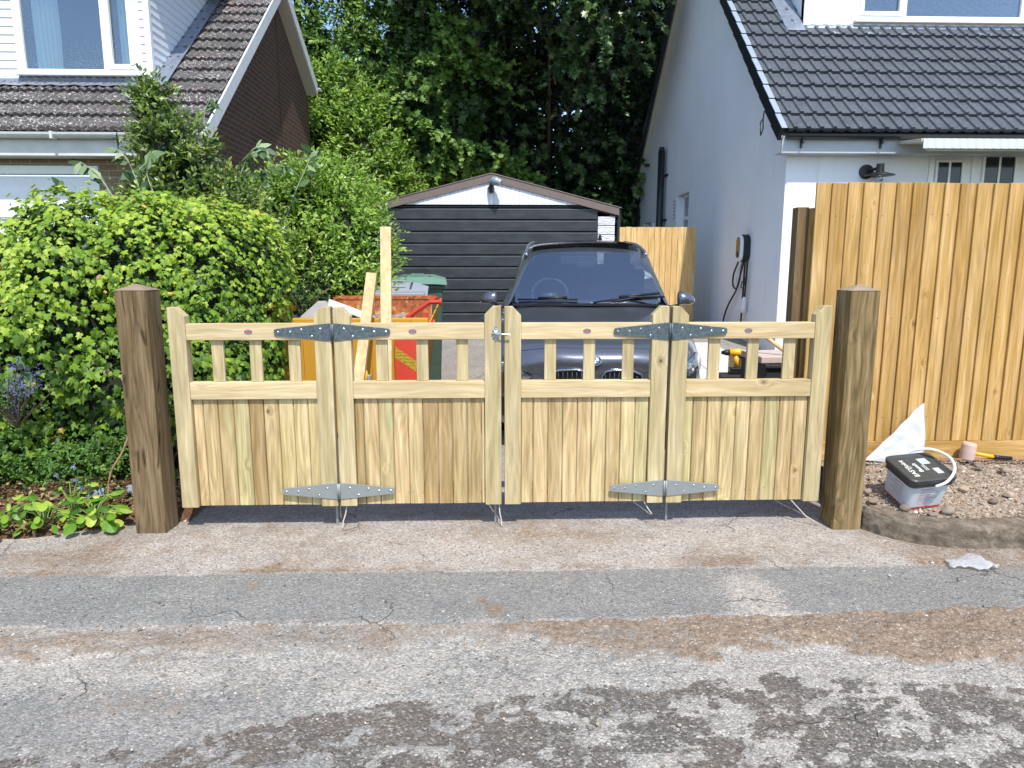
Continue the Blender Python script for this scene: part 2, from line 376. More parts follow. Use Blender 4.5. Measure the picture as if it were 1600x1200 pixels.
# pavement strip and dusty apron in front of the gate
ny = 100; top_y = 4.42
Yp = edge[None] + (top_y - edge)[None] * np.linspace(0, 1, ny)[:, None]; Xp = np.repeat(xs[None], ny, 0)
n1 = fbm(Xp, Yp, 2.2, 5, 31); n2 = fbm(Xp, Yp, 11, 4, 34); n3 = fbm(Xp, Yp, 26, 3, 39)
ap = sst(Yp + .05 * (n2 - .5), 3.50 + 0.06 * (n1 - .5), 3.54 + 0.06 * (n1 - .5))
post = np.exp(-((Xp + 2.02) / 0.24) ** 2 - ((Yp - 4.0) / 0.17) ** 2); diag = np.exp(-((Xp - (1.30 + (3.42 - Yp) * -0.05)) / 0.13) ** 2 - ((Yp - 3.18) / 0.24) ** 2)
streak = np.exp(-((Xp + 1.75 - (Yp - 3.8) * 0.35) / 0.08) ** 2) * sst(Yp, 3.55, 3.7)
dirt = ap * (0.34 + 0.75 * (n1 - 0.5) + 0.3 * (n2 - .5)) + (1 - ap) * 0.30 * (n1 - 0.25)
dirt += 0.55 * np.exp(-((Xp - 1.30) / 0.22) ** 2 - ((Yp - 3.62) / 0.05) ** 2) + 0.5 * sst(Xp, 2.1, 2.6) * sst(Yp, 3.35, 3.5)
dirt += 0.35 * np.exp(-((Yp - 3.55) / 0.03) ** 2) * (n1 > 0.42)
dirt += .35 * (n2 - .5) + .25 * (n3 - .5); dirt += 0.4 * np.exp(-((Xp + 2.55) / 0.5) ** 2 - ((Yp - 3.75) / 0.14) ** 2)
for ox, oy, ow in ((-1.165, 3.60, .035), (-.04, 3.18, .03), (.02, 3.08, .05), (-1.2, 3.38, .03)): dirt = dirt + .9 * np.exp(-(((Xp - ox) / ow) ** 2 + ((Yp - oy) / (ow * 1.3)) ** 2))
alpha = ap * (0.95 - 0.25 * (n2 - .5)) + 0.12 + post + diag + 0.5 * np.exp(-((Yp - edge[None]) / 0.035) ** 2) * (n1 > 0.45) - 0.25 * ap * np.exp(-((Xp + 2.6) / .5) ** 2)
pale = 0.12 + 0.8 * np.clip(post * 1.2 + diag * 1.2 + streak * 0.6, 0, 1) + 0.25 * ap
z = 0.006 * (n2 - 0.5) + 0.003 * n3 + 0.012 * (1 - sst(Yp - edge[None], 0, 0.03)) * -1 + 0.012 * np.clip(post, 0, 1) + 0.008 * np.clip(diag, 0, 1) * n2
cols = np.stack([np.clip(dirt, 0, 1), np.clip(pale, 0, 1), np.clip(0.2 * (1 - ap), 0, 1), np.clip(alpha, 0, 1)], -1)
struct(sheet('pavement', Xp, Yp, z, TAR, cols.reshape(-1, 4)))
# driveway and garden ground
dx = axis_pts([(-2.1, 3.87, 0.05)]); dy = axis_pts([(4.42, 4.8, 0.05), (4.8, 12.3, 0.08)])
Xd, Yd = np.meshgrid(dx, dy); n1 = fbm(Xd, Yd, 1.2, 4, 51); n2 = fbm(Xd, Yd, 9, 4, 52)
cols = np.stack([np.clip(0.22 + 0.5 * (n1 - .5), 0, 1), 0 * Xd + 0.1, 0 * Xd, np.clip(0.35 + n1 * 0.4, 0, 1)], -1)
struct(sheet('driveway', Xd, Yd, gz(Xd, Yd) + 0.006 * (n2 - .5), TAR, cols.reshape(-1, 4)))
gx = axis_pts([(-400, -20, 40), (-20, 20, 1.0), (20, 400, 40)]); gy = axis_pts([(-400, -20, 40), (-20, 4.4, 1.0), (4.4, 30, 0.6), (30, 400, 40)])
Xg, Yg = np.meshgrid(gx, gy)
struct(sheet('ground', Xg, Yg, gz(Xg, Yg) - 0.05, GRASS))
PAVE = plain('pale_paving', S(192, 190, 186), 0.85, var=0.08, scale=9, spec=0.2, bump=0.3)
m = MB()
for i in range(2):
    for k in range(5):
        x0 = 2.05 + i * 0.62; y0 = 7.15 + k * 0.62; zz = float(gz(0, y0 + .3)) + 0.025
        M = Matrix.Translation((x0 + .3, y0 + .3, zz)) @ Matrix.Rotation(math.atan(0.078), 4, 'X')
        m.box(-.306, .306, -.306, .306, -0.03, 0.012, M)
struct(m.build('paving', PAVE, bevel=0.004))

# ------------------------------------------------------------------ right-hand soil bed with concrete kerb
bx = axis_pts([(2.265, 3.9, 0.02), (3.9, 7, 0.3)]); bt = np.linspace(0, 1, 56)
front = 3.755 + 0.40 * np.clip((2.66 - bx) / 0.4, 0, 1) ** 2.0
Yb = (front + 0.05)[None] + (5.6 - front)[None] * bt[:, None]; Xb = np.repeat(bx[None], len(bt), 0)
n1 = fbm(Xb, Yb, 4, 4, 61); n2 = fbm(Xb, Yb, 18, 4, 62)
Zb = 0.112 + 0.13 * sst(Yb, 3.85, 4.6) + 0.05 * (n1 - .5) + 0.03 * (n2 - .5) + 0.10 * sst(Yb, 4.9, 5.5)
struct(sheet('soil_bed', Xb, Yb, Zb, SOIL))
KB = thing('kerb', (3.0, 3.75, 0), 'weathered cracked concrete kerb curving round the front of the raised soil bed', 'kerb')
outer = [(2.27, 4.10), (2.275, 4.04), (2.32, 3.945), (2.40, 3.86), (2.50, 3.79), (2.62, 3.745), (2.74, 3.72)]
outer += [(2.74 + 0.04 * i, 3.715 + 0.0015 * i) for i in range(1, 40)] + [(7, 3.79)]
G = []
for i, (x, y) in enumerate(outer):
    nx_, ny_ = (0, 1) if i > 5 else Vector((0.9 - i * 0.18, 0.3 + i * .14)).normalized()
    w = 0.125; jit = lambda s_: 0.012 * (float(fbm(x, y, 14, 3, 70 + s_)) - .5) * 2
    chip = 0.015 * max(0, float(fbm(x, y, 5, 2, 77)) - 0.45) * 4
    crk = 0.012 if i in (6, 7) else 0
    G.append([(x, y - 0.0 + jit(1), -0.05), (x + jit(2) * .5, y + jit(3) + crk, 0.05), (x + nx_ * .004, y + ny_ * .004 + jit(4) * .7 + crk, 0.118 - chip + jit(5) * .5), (x + nx_ * .016, y + ny_ * .016 + crk, 0.136 - chip * .8 + jit(6) * .5), (x + nx_ * w, y + ny_ * w, 0.14 + jit(7) * .6), (x + nx_ * w, y + ny_ * w, 0)])
m = MB(); m.grid(G); kb = m.build('kerb_stone', CONC, KB, smooth=True)
_t = bpy.data.textures.new('kerb_rough', 'CLOUDS'); _t.noise_scale = .035; _t.noise_depth = 4
md = kb.modifiers.new('s', 'SUBSURF'); md.subdivision_type = 'SIMPLE'; md.levels = md.render_levels = 3
md = kb.modifiers.new('d', 'DISPLACE'); md.texture = _t; md.texture_coords = 'GLOBAL'; md.strength = .022; md.mid_level = .5
# stones, clods (countless) on bed, road
def scatter(name, n, fx, rad, mat, seed, kind='stuff', zf=None):
    rs = random.Random(seed); m = MB()
    protos = []
    for k in range(6):
        q = MB(); q.blob((0, 0, 0), (1, 1, 1), seed * 10 + k, sub=1); protos.append((np.array(q.v), q.f))
    V = []; F = []; rn = []; o = 0
    for i in range(n):
        x, y = fx(rs); r = rs.uniform(*rad) * (2.0 if rs.random() < 0.06 else 1); v, f = protos[i % 6]
        a = rs.uniform(0, 6.28); c, s_ = math.cos(a), math.sin(a)
        w = v * np.array([r * rs.uniform(.8, 1.4), r, r * rs.uniform(.45, .8)])
        w = np.stack([w[:, 0] * c - w[:, 1] * s_, w[:, 0] * s_ + w[:, 1] * c, w[:, 2]], -1) + np.array([x, y, zf(x, y) + r * 0.25])
        V.append(w); F += [[j + o for j in ff] for ff in f]; rn += [rs.random()] * len(f); o += len(v)
    ob = mesh_np(name, np.concatenate(V), np.array(F), mat, attrs={'rnd': ('FACE', np.array(rn))}, smooth=False)
    ob['kind'] = kind; ob['label'] = {'bed': 'loose grit and clods over the raised soil bed', 'road': 'loose grit and small stones scattered on the tarmac'}[name.split('_')[0]]
    ob['category'] = 'gravel'; ob.name = ob.data.name = 'loose_gravel'; return ob
b = NB('pebble'); r_ = b.attr('rnd')
PEB = b.set(b.mix(b.rng(b.noise(b.pos(), 80, 4), .3, .7, 0, .5), b.ramp(r_, [(0, S(96, 90, 84)), (0.3, S(136, 127, 116)), (0.6, S(168, 148, 128)), (0.85, S(190, 180, 168)), (1, S(226, 222, 214))]), S(150, 128, 106)), 0.9, 0, 0.2)
def bedz(x, y): return 0.125 + 0.13 * float(sst(y, 3.85, 4.6))
def frontf(x): return 3.755 + 0.40 * max(0, min(1, (2.66 - x) / 0.4)) ** 2.0
def fb(rs):
    x = rs.uniform(2.28, 3.9); return x, rs.uniform(frontf(x) + .1, 4.72)
scatter('bed_grit', 2800, fb, (0.002, 0.0075), PEB, 3, zf=bedz)
def fr(rs):
    q = rs.random()
    if q < .55:
        x = rs.uniform(0.0, 3.0) if rs.random() < .6 else rs.uniform(-2.6, 0.2); return x, rs.gauss(2.86, 0.07)
    return rs.uniform(-3, 3), rs.uniform(2.0, 4.1)
scatter('road_grit', 2600, fr, (0.0015, 0.0052), PEB, 4, zf=lambda x, y: 0.004)

# ------------------------------------------------------------------ timber materials
GT = [S(186, 160, 116), S(212, 190, 140), S(222, 198, 150), S(196, 174, 126), S(230, 208, 164)]
def lift(cs, k): return [(min(.9, c[0] * k), min(.9, c[1] * k), min(.9, c[2] * k), 1) for c in cs]
G_X = wood('gate_timber_along', 'x', lift([S(206, 182, 138), S(218, 196, 154), S(212, 190, 148)], 0.90), 0.34, kdark=S(92, 66, 44))
G_Z = wood('gate_timber_upright', 'z', lift([S(202, 184, 142), S(210, 192, 150), S(198, 180, 138)], 0.88), 0.42, kdark=S(96, 74, 48))
G_B = wood('gate_boards', 'z', lift([S(176, 148, 104), S(196, 172, 126), S(212, 184, 138), S(208, 192, 142), S(222, 192, 146), S(204, 190, 140), S(216, 196, 150)], .92), 0.58, green=0.55, kdark=S(104, 84, 56), kscale=4.2)
P_Z = wood('gate_post_timber', 'z', [S(122, 102, 76), S(130, 112, 84)], 0.75, crack=0.9, kdark=S(78, 58, 38), spec=0.15, kscale=2.6)
P_Z2 = wood('gate_post_timber_olive', 'z', [S(134, 114, 80), S(144, 124, 88)], 0.9, crack=0.25, kdark=S(120, 84, 52), spec=0.15, kscale=2.4)
F_Z = wood('fence_boards', 'z', [S(182, 146, 92), S(196, 160, 104), S(204, 170, 114), S(192, 154, 98)], 0.42, kdark=S(122, 84, 50), kscale=5.2, warp_amt=.03, krad=1.25)
F_X = wood('fence_rail', 'x', [S(190, 152, 94), S(196, 158, 100)], 0.45, kdark=S(120, 80, 44))
RAW = wood('raw_sawn_timber', 'z', [S(216, 184, 140), S(222, 190, 146)], 0.3, kdark=S(150, 112, 74))
GALV = NB('galvanised_steel'); _v = GALV.obj()
_c = GALV.ramp(GALV.noise(_v, 60, 6, 0.75, 0.6), [(0.3, S(62, 74, 80)), (0.5, S(88, 100, 104)), (0.64, S(108, 118, 120)), (0.78, S(172, 182, 182))])
GALV = GALV.set(_c, 0.5, 0.45, 0.4)
GREY = plain('grey_primed_steel', S(142, 147, 146), 0.5, 0.3, var=0.05, scale=20)
ZINC = plain('bright_zinc', S(176, 184, 190), 0.25, 0.9, var=0.2, scale=50)
RED = plain('red_print', S(190, 60, 60), 0.5); STICK = plain('badge_silver', S(150, 150, 156), 0.3, 0.5)
WHITEP = plain('white_plastic', S(225, 228, 230), 0.35, var=0.03); BLACKP = plain('black_plastic', S(28, 30, 32), 0.4, var=0.1)

# ------------------------------------------------------------------ gate: four leaves folding in pairs
GY = 4.15; Z0, Z1 = 0.145, 1.358
def hinge_outline(x_in, x_tip, zc, n=5):
    """half of a double strap hinge, tapering from the knuckle to a rounded tip"""
    d = 1 if x_tip > x_in else -1; h0, h1 = 0.051, 0.020
    pts = [(x_in, zc - h0), (x_in + d * 0.012, zc - h0)]
    pts += [(x_tip - d * 0.012, zc - h1), (x_tip - d * .003, zc - h1 * .7), (x_tip, zc), (x_tip - d * .003, zc + h1 * .7), (x_tip - d * 0.012, zc + h1)]
    pts += [(x_in + d * 0.012, zc + h0), (x_in, zc + h0)]
    return pts if d > 0 else pts[::-1]
def gate_leaf(xa, xb, cut_left, label, joint, lean=0.0, seed=0):
    """cut_left: the chamfered corners are on the inner sides of both stiles"""
    random.seed(100 + seed)
    T = thing('gate_leaf', (0.5 * (xa + xb), GY + .03, Z0), label, 'gate leaf', 'timber gate leaves across the driveway')
    w = 0.098; y0, y1 = GY, GY + 0.068
    for side in (0, 1):
        m = MB().rnd()
        x0, x1 = (xa, xa + w) if side == 0 else (xb - w, xb)
        zt = Z1 + random.uniform(-.004, .004)
        poly = [(x0, Z0), (x1, Z0), (x1, zt - .052), (x1 - .05, zt), (x0, zt)] if side == 0 else [(x0, Z0), (x1, Z0), (x1, zt), (x0 + .05, zt), (x0, zt - .052)]
        m.prism(poly, 'y', y0, y1); m.build('stile', G_Z, T, bevel=0.003)
    xi0, xi1 = xa + w, xb - w
    m = MB().rnd(); m.box(xi0 + .0005, xi1 - .0005, y0 + .004, y1 - .004, 1.165, 1.262); m.build('top_rail', G_X, T, bevel=0.0035)
    m = MB().rnd(); m.box(xi0 + .0005, xi1 - .0005, y0 + .004, y1 - .004, 0.812, 0.915); m.build('middle_rail', G_X, T, bevel=0.0035)
    m = MB().rnd(); m.box(xi0 + .0005, xi1 - .0005, y0 + .046, y1 - .002, Z0 + .03, Z0 + .12); m.build('bottom_rail', G_X, T)
    gap = (xi1 - xi0)
    for k in range(3):
        xc = xi0 + gap * (0.225 + 0.30 * k) + random.uniform(-.004, .004)
        m = MB().rnd(); m.box(xc - .035, xc + .035, y0 + .026, y0 + .048, 0.9155, 1.1645); m.build('baluster', G_Z, T, bevel=0.003)
    m = MB(); x = xi0 + .0008; first = True
    while x < xi1 - .002:
        bw = (random.uniform(.045, .085) if first else random.uniform(.086, .092)); first = False
        xe = min(x + bw, xi1 - .0008)
        if xi1 - xe < .02: xe = xi1 - .0008
        m.rnd(); yy = y0 + .026 + random.uniform(-.001, .001)
        c = .006
        m.prism([(x + .0014, yy + c), (x + c, yy), (xe - c, yy), (xe - .0014, yy + c), (xe - .0014, yy + .018), (x + .0014, yy + .018)], 'z', Z0 + .004 + random.uniform(0, .002), 0.8115)
        x = xe
    m.mat(1)
    xx = xi0 + .045
    while xx < xi1 - .02:
        for zz in (Z0 + .075,):
            m.lathe([(.0, -.0005), (.0026, -.0005), (.0026, .001)], (xx, y0 + .0258, zz), 8, 'y'); m.lathe([(.0, -.0005), (.0026, -.0005), (.0026, .001)], (xx + .03, y0 + .0258, zz + random.uniform(-.01, .01)), 8, 'y')
        xx += .0895
    m.build('board_panel', [G_B, plain_nail], T)
    # oval maker's badge on the top rail
    bxc = xa + (0.46 if seed in (0, 1, 3) else 0.49)
    m = MB(); m.lathe([(0.0, -.0012), (1, -.0012), (1, .0)], (0, 0, 0), 28, 'y'); m.v = [(bxc + p[0] * .024, GY + .004 + p[1], 1.213 + p[2] * .0155) for p in m.v]
    bd = m.build('maker_badge', [STICK], T)
    M_ = Matrix.Translation((bxc - T.location.x, GY + .0022 - T.location.y, 1.213 - T.location.z)) @ Matrix.Rotation(R(90), 4, 'X')
    tx = text_mesh('badge_lettering', 'BURNS', 0.0145, RED, bd, M_, 0.0003)
    # hinge straps
    xin, xtip = joint
    for zc, mt in ((1.212, GALV), (0.243, GREY)):
        m = MB(); m.prism(hinge_outline(xin, xtip, zc), 'y', GY - .0065, GY - .0005); hs_ = m.build('hinge_strap', mt, T, bevel=0.0012)
        m = MB(); d = 1 if xtip > xin else -1
        for fx, fz in ((.06, .018), (.11, -.025), (.17, .014), (.235, 0), (.305, 0)):
            m = MB(); m.lathe([(0, -.003), (.0045, -.0026), (.0068, -.001), (.0068, .0)], (xin + d * fx, GY - .0065, zc + fz), 12, 'y'); m.build('screw', ZINC, hs_, smooth=False)
        m = MB(); m.tube([(xin - d * .004, GY - .010, zc - .048), (xin - d * .004, GY - .010, zc + .048)], .006, 10); m.build('knuckle', mt, hs_, smooth=True)
    return T
plain_nail = plain('rusty_nail', S(112, 98, 84), 0.6, 0.3)
XJ = [-1.872, -0.932, -0.915, 0.066, 0.086, 1.064, 1.084, 2.045]
L1 = gate_leaf(XJ[0], XJ[1], 0, 'pale timber gate leaf beside the left dark gate post, three balusters over upright boards', (XJ[1], XJ[1] - .33), seed=0)
L2 = gate_leaf(XJ[2], XJ[3], 0, 'pale timber gate leaf that carries the zinc latch bolt, in front of the yellow skip', (XJ[2], XJ[2] + .33), seed=1)
L3 = gate_leaf(XJ[4], XJ[5], 0, 'pale timber gate leaf in front of the dark car bonnet and grille, brown streaked boards', (XJ[5], XJ[5] - .33), seed=2)
L4 = gate_leaf(XJ[6], XJ[7], 0, 'pale timber gate leaf beside the right dark gate post, yellow drill seen between its balusters', (XJ[6], XJ[6] + .33), seed=3)
# latch on leaf 2
m = MB()
xc, zc = 0.035, 1.200
m.lathe([(0, -.014), (.012, -.012), (.022, -.006), (.024, 0)], (xc, GY, zc), 10, 'y')
for k in range(8):
    a = k * math.pi / 4; m.box(xc + .020 * math.cos(a) - .005, xc + .020 * math.cos(a) + .005, GY - .010, GY, zc + .028 * math.sin(a) - .004, zc + .028 * math.sin(a) + .004)
m.box(xc - .008, xc + .008, GY - .004, GY, zc - .045, zc + .045)
m.tube([(xc, GY - .02, zc - .004), (xc + .035, GY - .028, zc - .002), (xc + .085, GY - .026, zc - .006)], [.0035, .0045, .006], 8)
m.tube([(xc, GY - .0, zc), (xc, GY - .022, zc - .004)], .006, 8)
m.build('latch', ZINC, L2, bevel=0.001)
# drop bolts under leaves 1, 2, 4
for T, x in ((L1, -0.958), (L2, 0.028), (L4, 1.108)):
    m = MB(); m.tube([(x, GY + .075, .42), (x, GY + .075, 0.004)], .0075, 10); m.box(x - .02, x + .02, GY + .0685, GY + .0745, .2, .34)
    m.build('drop_bolt', GREY, T, smooth=False)
# zip ties / string tails hanging from the leaves
TIE = plain('pale_strap', S(170, 166, 158), 0.5)
for T, pts in ((L2, [(-.885, GY + .03, .146), (-.893, GY + .012, .09), (-.905, GY - .005, .05), (-.906, GY - .02, .012)]), (L2, [(.052, GY + .03, .146), (.055, GY + .01, .09), (.066, GY - .0, .04), (.066, GY - .01, .012)]),
               (L3, [(.955, GY + .03, .146), (.975, GY + .01, .11), (1.0, GY - .0, .075)]), (L4, [(1.88, GY + .03, .15), (1.915, GY + .01, .11), (1.96, GY - .02, .06), (2.03, GY - .06, .02)])):
    G = [[(p[0] - .0035, p[1], p[2]), (p[0] + .0035, p[1] + .002, p[2])] for p in pts]; G2 = [[(a[0], a[1] + .0015, a[2]) for a in r] for r in G]
    m = MB(); m.grid(G); m.grid(G2); m.build('strap_tail', TIE, T, fix=False)

# gate posts
def gate_post(x0, x1, y0, y1, zt, mat, label):
    T = thing('gate_post', (.5 * (x0 + x1), .5 * (y0 + y1), 0), label, 'gate post', 'gate posts')
    m = MB().rnd(.5); m.box(x0, x1, y0, y1, -0.1, zt); m.build('post_shaft', mat, T, bevel=0.004)
    c = (.5 * (x0 + x1), .5 * (y0 + y1))
    m = MB().rnd(.3); e = 0.002
    m.add([(x0 - e, y0 - e, zt + .0005), (x1 + e, y0 - e, zt + .0005), (x1 + e, y1 + e, zt + .0005), (x0 - e, y1 + e, zt + .0005), (c[0], c[1], zt + .036)], [(3, 2, 1, 0), (0, 1, 4), (1, 2, 4), (2, 3, 4), (3, 0, 4)])
    m.build('pointed_top', PCAP, T)
PCAP = wood('post_top_timber', 'x', [S(158, 138, 122), S(150, 130, 114)], 0.5, knots=False)
gate_post(-2.128, -1.95, 4.085, 4.26, 1.457, P_Z, 'dark brown cracked square post left of the gate, in front of the ivy')
gate_post(2.09, 2.262, 4.035, 4.215, 1.452, P_Z2, 'olive brown grainy square post right of the gate, in front of the orange fence')

# ------------------------------------------------------------------ fences
def feather_fence(name, x0, x1, y, zb, zt, bw, label, mats, seed=1, rails=True, gravel=True, group=None, first=None):
    random.seed(seed)
    T = thing(name, (.5 * (x0 + x1), y, zb), label, 'fence', group)
    m = MB(); x = x0
    while x < x1 - .01:
        w = min(bw * random.uniform(.94, 1.06), x1 - x); m.rnd(); dz = random.uniform(-.003, .003); dy = random.uniform(-.001, .001)
        # wedge: thick left edge, thin right edge tucked behind the next board
        m.prism([(x, y - .021 + dy), (x + w + .012, y - .003 + dy * .3), (x + w + .012, y - .0005), (x, y - .0025)], 'z', zb + (.12 if gravel else 0), zt + dz)
        x += w
    m.mat(1); x = x0 + .02
    while x < x1:
        for zz in (zb + .29, zb + .99, zt - .21): m.lathe([(0, -.002), (.003, -.0015), (.003, .004)], (x + random.uniform(0, .02), y - .0185, zz + random.uniform(-.008, .008)), 6, 'y')
        x += bw
    m.build('board_panel', [mats[0], plain_nail], T, bevel=0.0015, seg=1)
    if gravel:
        m = MB().rnd(.4)
        xx = x0
        m.box(x0, x0 + .0, y, y, zb, zb) if False else None
        m.box(x0, x0 + .62, y - .022, y + .004, zb - .03, zb + .118); m.box(x0 + .625, x1, y - .021, y + .004, zb - .03, zb + .118)
        m.build('gravel_board', mats[1], T, bevel=0.002)
    for zz in ([zb + .25, zb + .95, zt - .25] if rails else []):
        m = MB().rnd(); m.box(x0 + .02, x1, y + .0005, y + .04, zz, zz + .075); m.build('rail', mats[1], T)
    n = max(2, int((x1 - x0) / 1.7) + 1)
    for k in range(n):
        xx = x0 + .0 + (x1 - x0 - .1) * k / (n - 1); m = MB().rnd(); m.box(xx, xx + .09, y + .041, y + .13, zb - .1, zt - .1 if k else zt - .16); m.build('fence_post', mats[0], T)
    return T
feather_fence('feather_edge_fence', 2.168, 5.9, 4.76, 0.255, 2.138, 0.108, 'tall honey coloured feather edge board fence right of the gate behind the soil bed', (F_Z, F_X), 3)
m = MB().rnd(.4); m.box(2.09, 2.163, 4.83, 4.92, 0, 1.985); m.rnd(.7)
m.box(2.165, 2.24, 4.83, 4.92, 0, 1.97)
o = m.build('side_fence', wood('shade_dark_fence', 'z', [S(118, 98, 70), S(132, 110, 78)], 0.5)); tag(o, 'fence end and post in a brown darkened for shade, just behind the left edge of the honey coloured fence', 'fence')  # timber colour darkened to stand for the shade behind the fence
feather_fence('small_board_fence', 2.18, 3.465, 12.0, 0.6, 2.225, 0.1, 'low pale timber board fence between the garage and the white house', (wood('small_fence_boards', 'z', [S(214, 178, 120), S(224, 190, 136), S(206, 170, 112)], .35), F_X), 9, gravel=False)

# ------------------------------------------------------------------ houses
b = NB('white_render'); _v = b.pos()
_c = b.mix(b.rng(b.noise(_v, 1.3, 5, 0.6), .35, .65, 0, .35), S(234, 236, 240), S(220, 223, 228)); _c = b.mix(b.rng(b.noise(b.mapv(_v, (5, 5, .35)), 1.6, 4, .65), .56, .72, 0, .22), _c, S(186, 188, 190)); b.bump(b.noise(_v, 70, 4, .7), 0.5, 0.006)
RENDER = b.set(_c, 0.85, 0, 0.25)
UPVC = plain('white_upvc', S(236, 238, 240), 0.3, var=0.03, scale=4, spec=0.5)
UPVCD = plain('weathered_white_upvc', S(206, 206, 202), 0.4, var=0.10, scale=6)
SOFF = plain('grey_soffit_board', S(200, 196, 188), 0.5, var=0.05)
LEAD = plain('lead_flashing', S(136, 146, 160), 0.38, 0.45, var=0.22, scale=9)
DARKP = plain('black_rainwater_plastic', S(36, 40, 46), 0.35, var=0.12)
def brick(name, c1, c2, c3, mort, axis_yz=False, scale=1.0):
    b = NB(name); v = b.pos(); q = b.n('ShaderNodeSeparateXYZ'); b.l(v, q.inputs[0]); cb = b.n('ShaderNodeCombineXYZ')
    b.l(q.outputs[1 if axis_yz else 0], cb.inputs[0]); b.l(q.outputs[2], cb.inputs[1])
    t = b.n('ShaderNodeTexBrick'); b.l(cb.outputs[0], t.inputs[0]); t.inputs['Scale'].default_value = 1
    t.inputs['Brick Width'].default_value = .225 * scale; t.inputs['Row Height'].default_value = .075 * scale; t.inputs['Mortar Size'].default_value = .008
    t.inputs['Color1'].default_value = c1; t.inputs['Color2'].default_value = c2; t.inputs['Mortar'].default_value = mort; t.inputs['Bias'].default_value = 0
    c = b.mix(b.rng(b.noise(v, 3, 4), .4, .6, 0, .6), t.outputs[0], c3)
    c = b.mix(t.outputs['Fac'], c, mort)
    c = b.mix(.5, c, b.mix(1, c, b.ramp(b.noise(v, 50, 4, .7), [(.3, (.6, .6, .6, 1)), (.7, (1.2, 1.2, 1.2, 1))]), 'MULTIPLY'))
    b.bump(b.math('MULTIPLY', t.outputs['Fac'], -1), 0.6, 0.006); return b.set(c, 0.85, 0, .2)
BRK_Y = brick('brown_brick_gable', S(104, 76, 62), S(86, 64, 54), S(98, 78, 66), S(116, 104, 94), True)
BRK_X = brick('buff_brick_front', S(150, 128, 102), S(132, 110, 86), S(140, 116, 92), S(160, 150, 136))
def tile_mat(name, c0, c1, lichen, lich_c, patch=None):
    b = NB(name); v = b.pos()
    c = b.ramp(b.noise(v, 5, 5, .65), [(.3, c0), (.7, c1)])
    if patch: c = b.mix(b.rng(b.noise(v, 1.1, 4, .6), .5, .64, 0, .8), c, patch)
    c = b.mix(b.math('MULTIPLY', b.attr('rnd'), .28), c, c1)
    if lichen:
        q = b.noise(b.mapv(v, (1, 1, 1), (3, 1, 2)), 34, 3, .75)
        l = b.math('MULTIPLY', b.rng(q, .56, .62), b.rng(b.noise(v, 2.5, 4), .36, .56, 0.25, lichen))
        c = b.mix(l, c, lich_c)
    b.bump(b.noise(v, 90, 4, .7), .4, .004); return b.set(c, .72, 0, .35)
TILE_R = tile_mat('slate_grey_tiles', S(62, 67, 75), S(82, 87, 94), .25, S(150, 152, 150))
TILE_L = tile_mat('lichened_brown_tiles', S(62, 60, 60), S(90, 86, 84), 1.0, S(206, 202, 194), S(88, 72, 72))
def tile_roof(name, x0, x1, ye, ze, slope, smax, course, pitch, prof, mat, parent, ylim=None, seed=0):
    rs = random.Random(seed); al = math.atan(slope); ca, sa = math.cos(al), math.sin(al); m = MB(); s0 = 0; k = 0
    nper = int((x1 - x0) / pitch); step = {'trap': [0, .34, .40, .64, .70], 'roll': [0, .14, .28, .42, .56, .70, .85]}[prof]
    def h(u):
        u = round(u % 1, 4) % 1
        if prof == 'trap': return .025 if .40 <= u <= .64 else 0.0
        return .020 * math.sin(math.pi * u / .7) ** .8 if 0 < u < .7 else 0
    us = [i + q for i in range(nper) for q in step] + [nper]
    while s0 < smax:
        s1 = min(s0 + course + .03, smax + .03)
        rows = [[], [], []]
        for u in us:
            i = int(u); x = x0 + u * pitch; hh = h(u)
            jit = ((i * 7919 + k * 104729) % 97 / 97 - .5) * .004
            for r, (s_, off) in enumerate(((s0 + .002, -.004 + hh * .7), (s0, .044 + hh + jit), (s1, .001 + hh))):
                rows[r].append((x, ye + s_ * ca - off * sa, ze + s_ * sa + off * ca))
        m.rnd(rs.random()); m.grid(rows); s0 += course; k += 1
    return m.build(name, mat, parent, fix=False)
def P2(M, pts): return pts
def window_unit(T, x0, x1, z0, z1, y, splits, name='window', depth=.07, fr=.055, glass=None, mats=None, openers=(), M=None, back=True):
    """front-facing window; splits = fractions of width where mullions stand"""
    fm, gm = mats or (UPVC, GLASS)
    m = MB()
    m.box(x0, x0 + fr, y, y + depth, z0, z1); m.box(x1 - fr, x1, y, y + depth, z0, z1); m.box(x0 + fr, x1 - fr, y, y + depth, z0, z0 + fr); m.box(x0 + fr, x1 - fr, y, y + depth, z1 - fr, z1)
    xs_ = [x0 + fr] + [x0 + (x1 - x0) * s_ for s_ in splits] + [x1 - fr]
    for s_ in splits: xm = x0 + (x1 - x0) * s_; m.box(xm - fr / 2, xm + fr / 2, y, y + depth, z0 + fr, z1 - fr)
    W_ = m.build(name, fm, T, bevel=.004)
    for i in openers:
        a = xs_[i] + (fr / 2 if i else 0); c = xs_[i + 1] - (fr / 2 if i < len(splits) else 0); q = .06; m = MB()
        for bx_ in ((a, a + q, z0 + fr, z1 - fr), (c - q, c, z0 + fr, z1 - fr), (a + q, c - q, z0 + fr, z0 + fr + q), (a + q, c - q, z1 - fr - q, z1 - fr)): m.box(bx_[0], bx_[1], y - .015, y + .04, bx_[2], bx_[3])
        m.build('sash', fm, W_, bevel=.006)
    m = MB(); m.box(x0 + fr, x1 - fr, y + .035, y + .041, z0 + fr, z1 - fr); m.build('pane', gm, W_)
    return W_
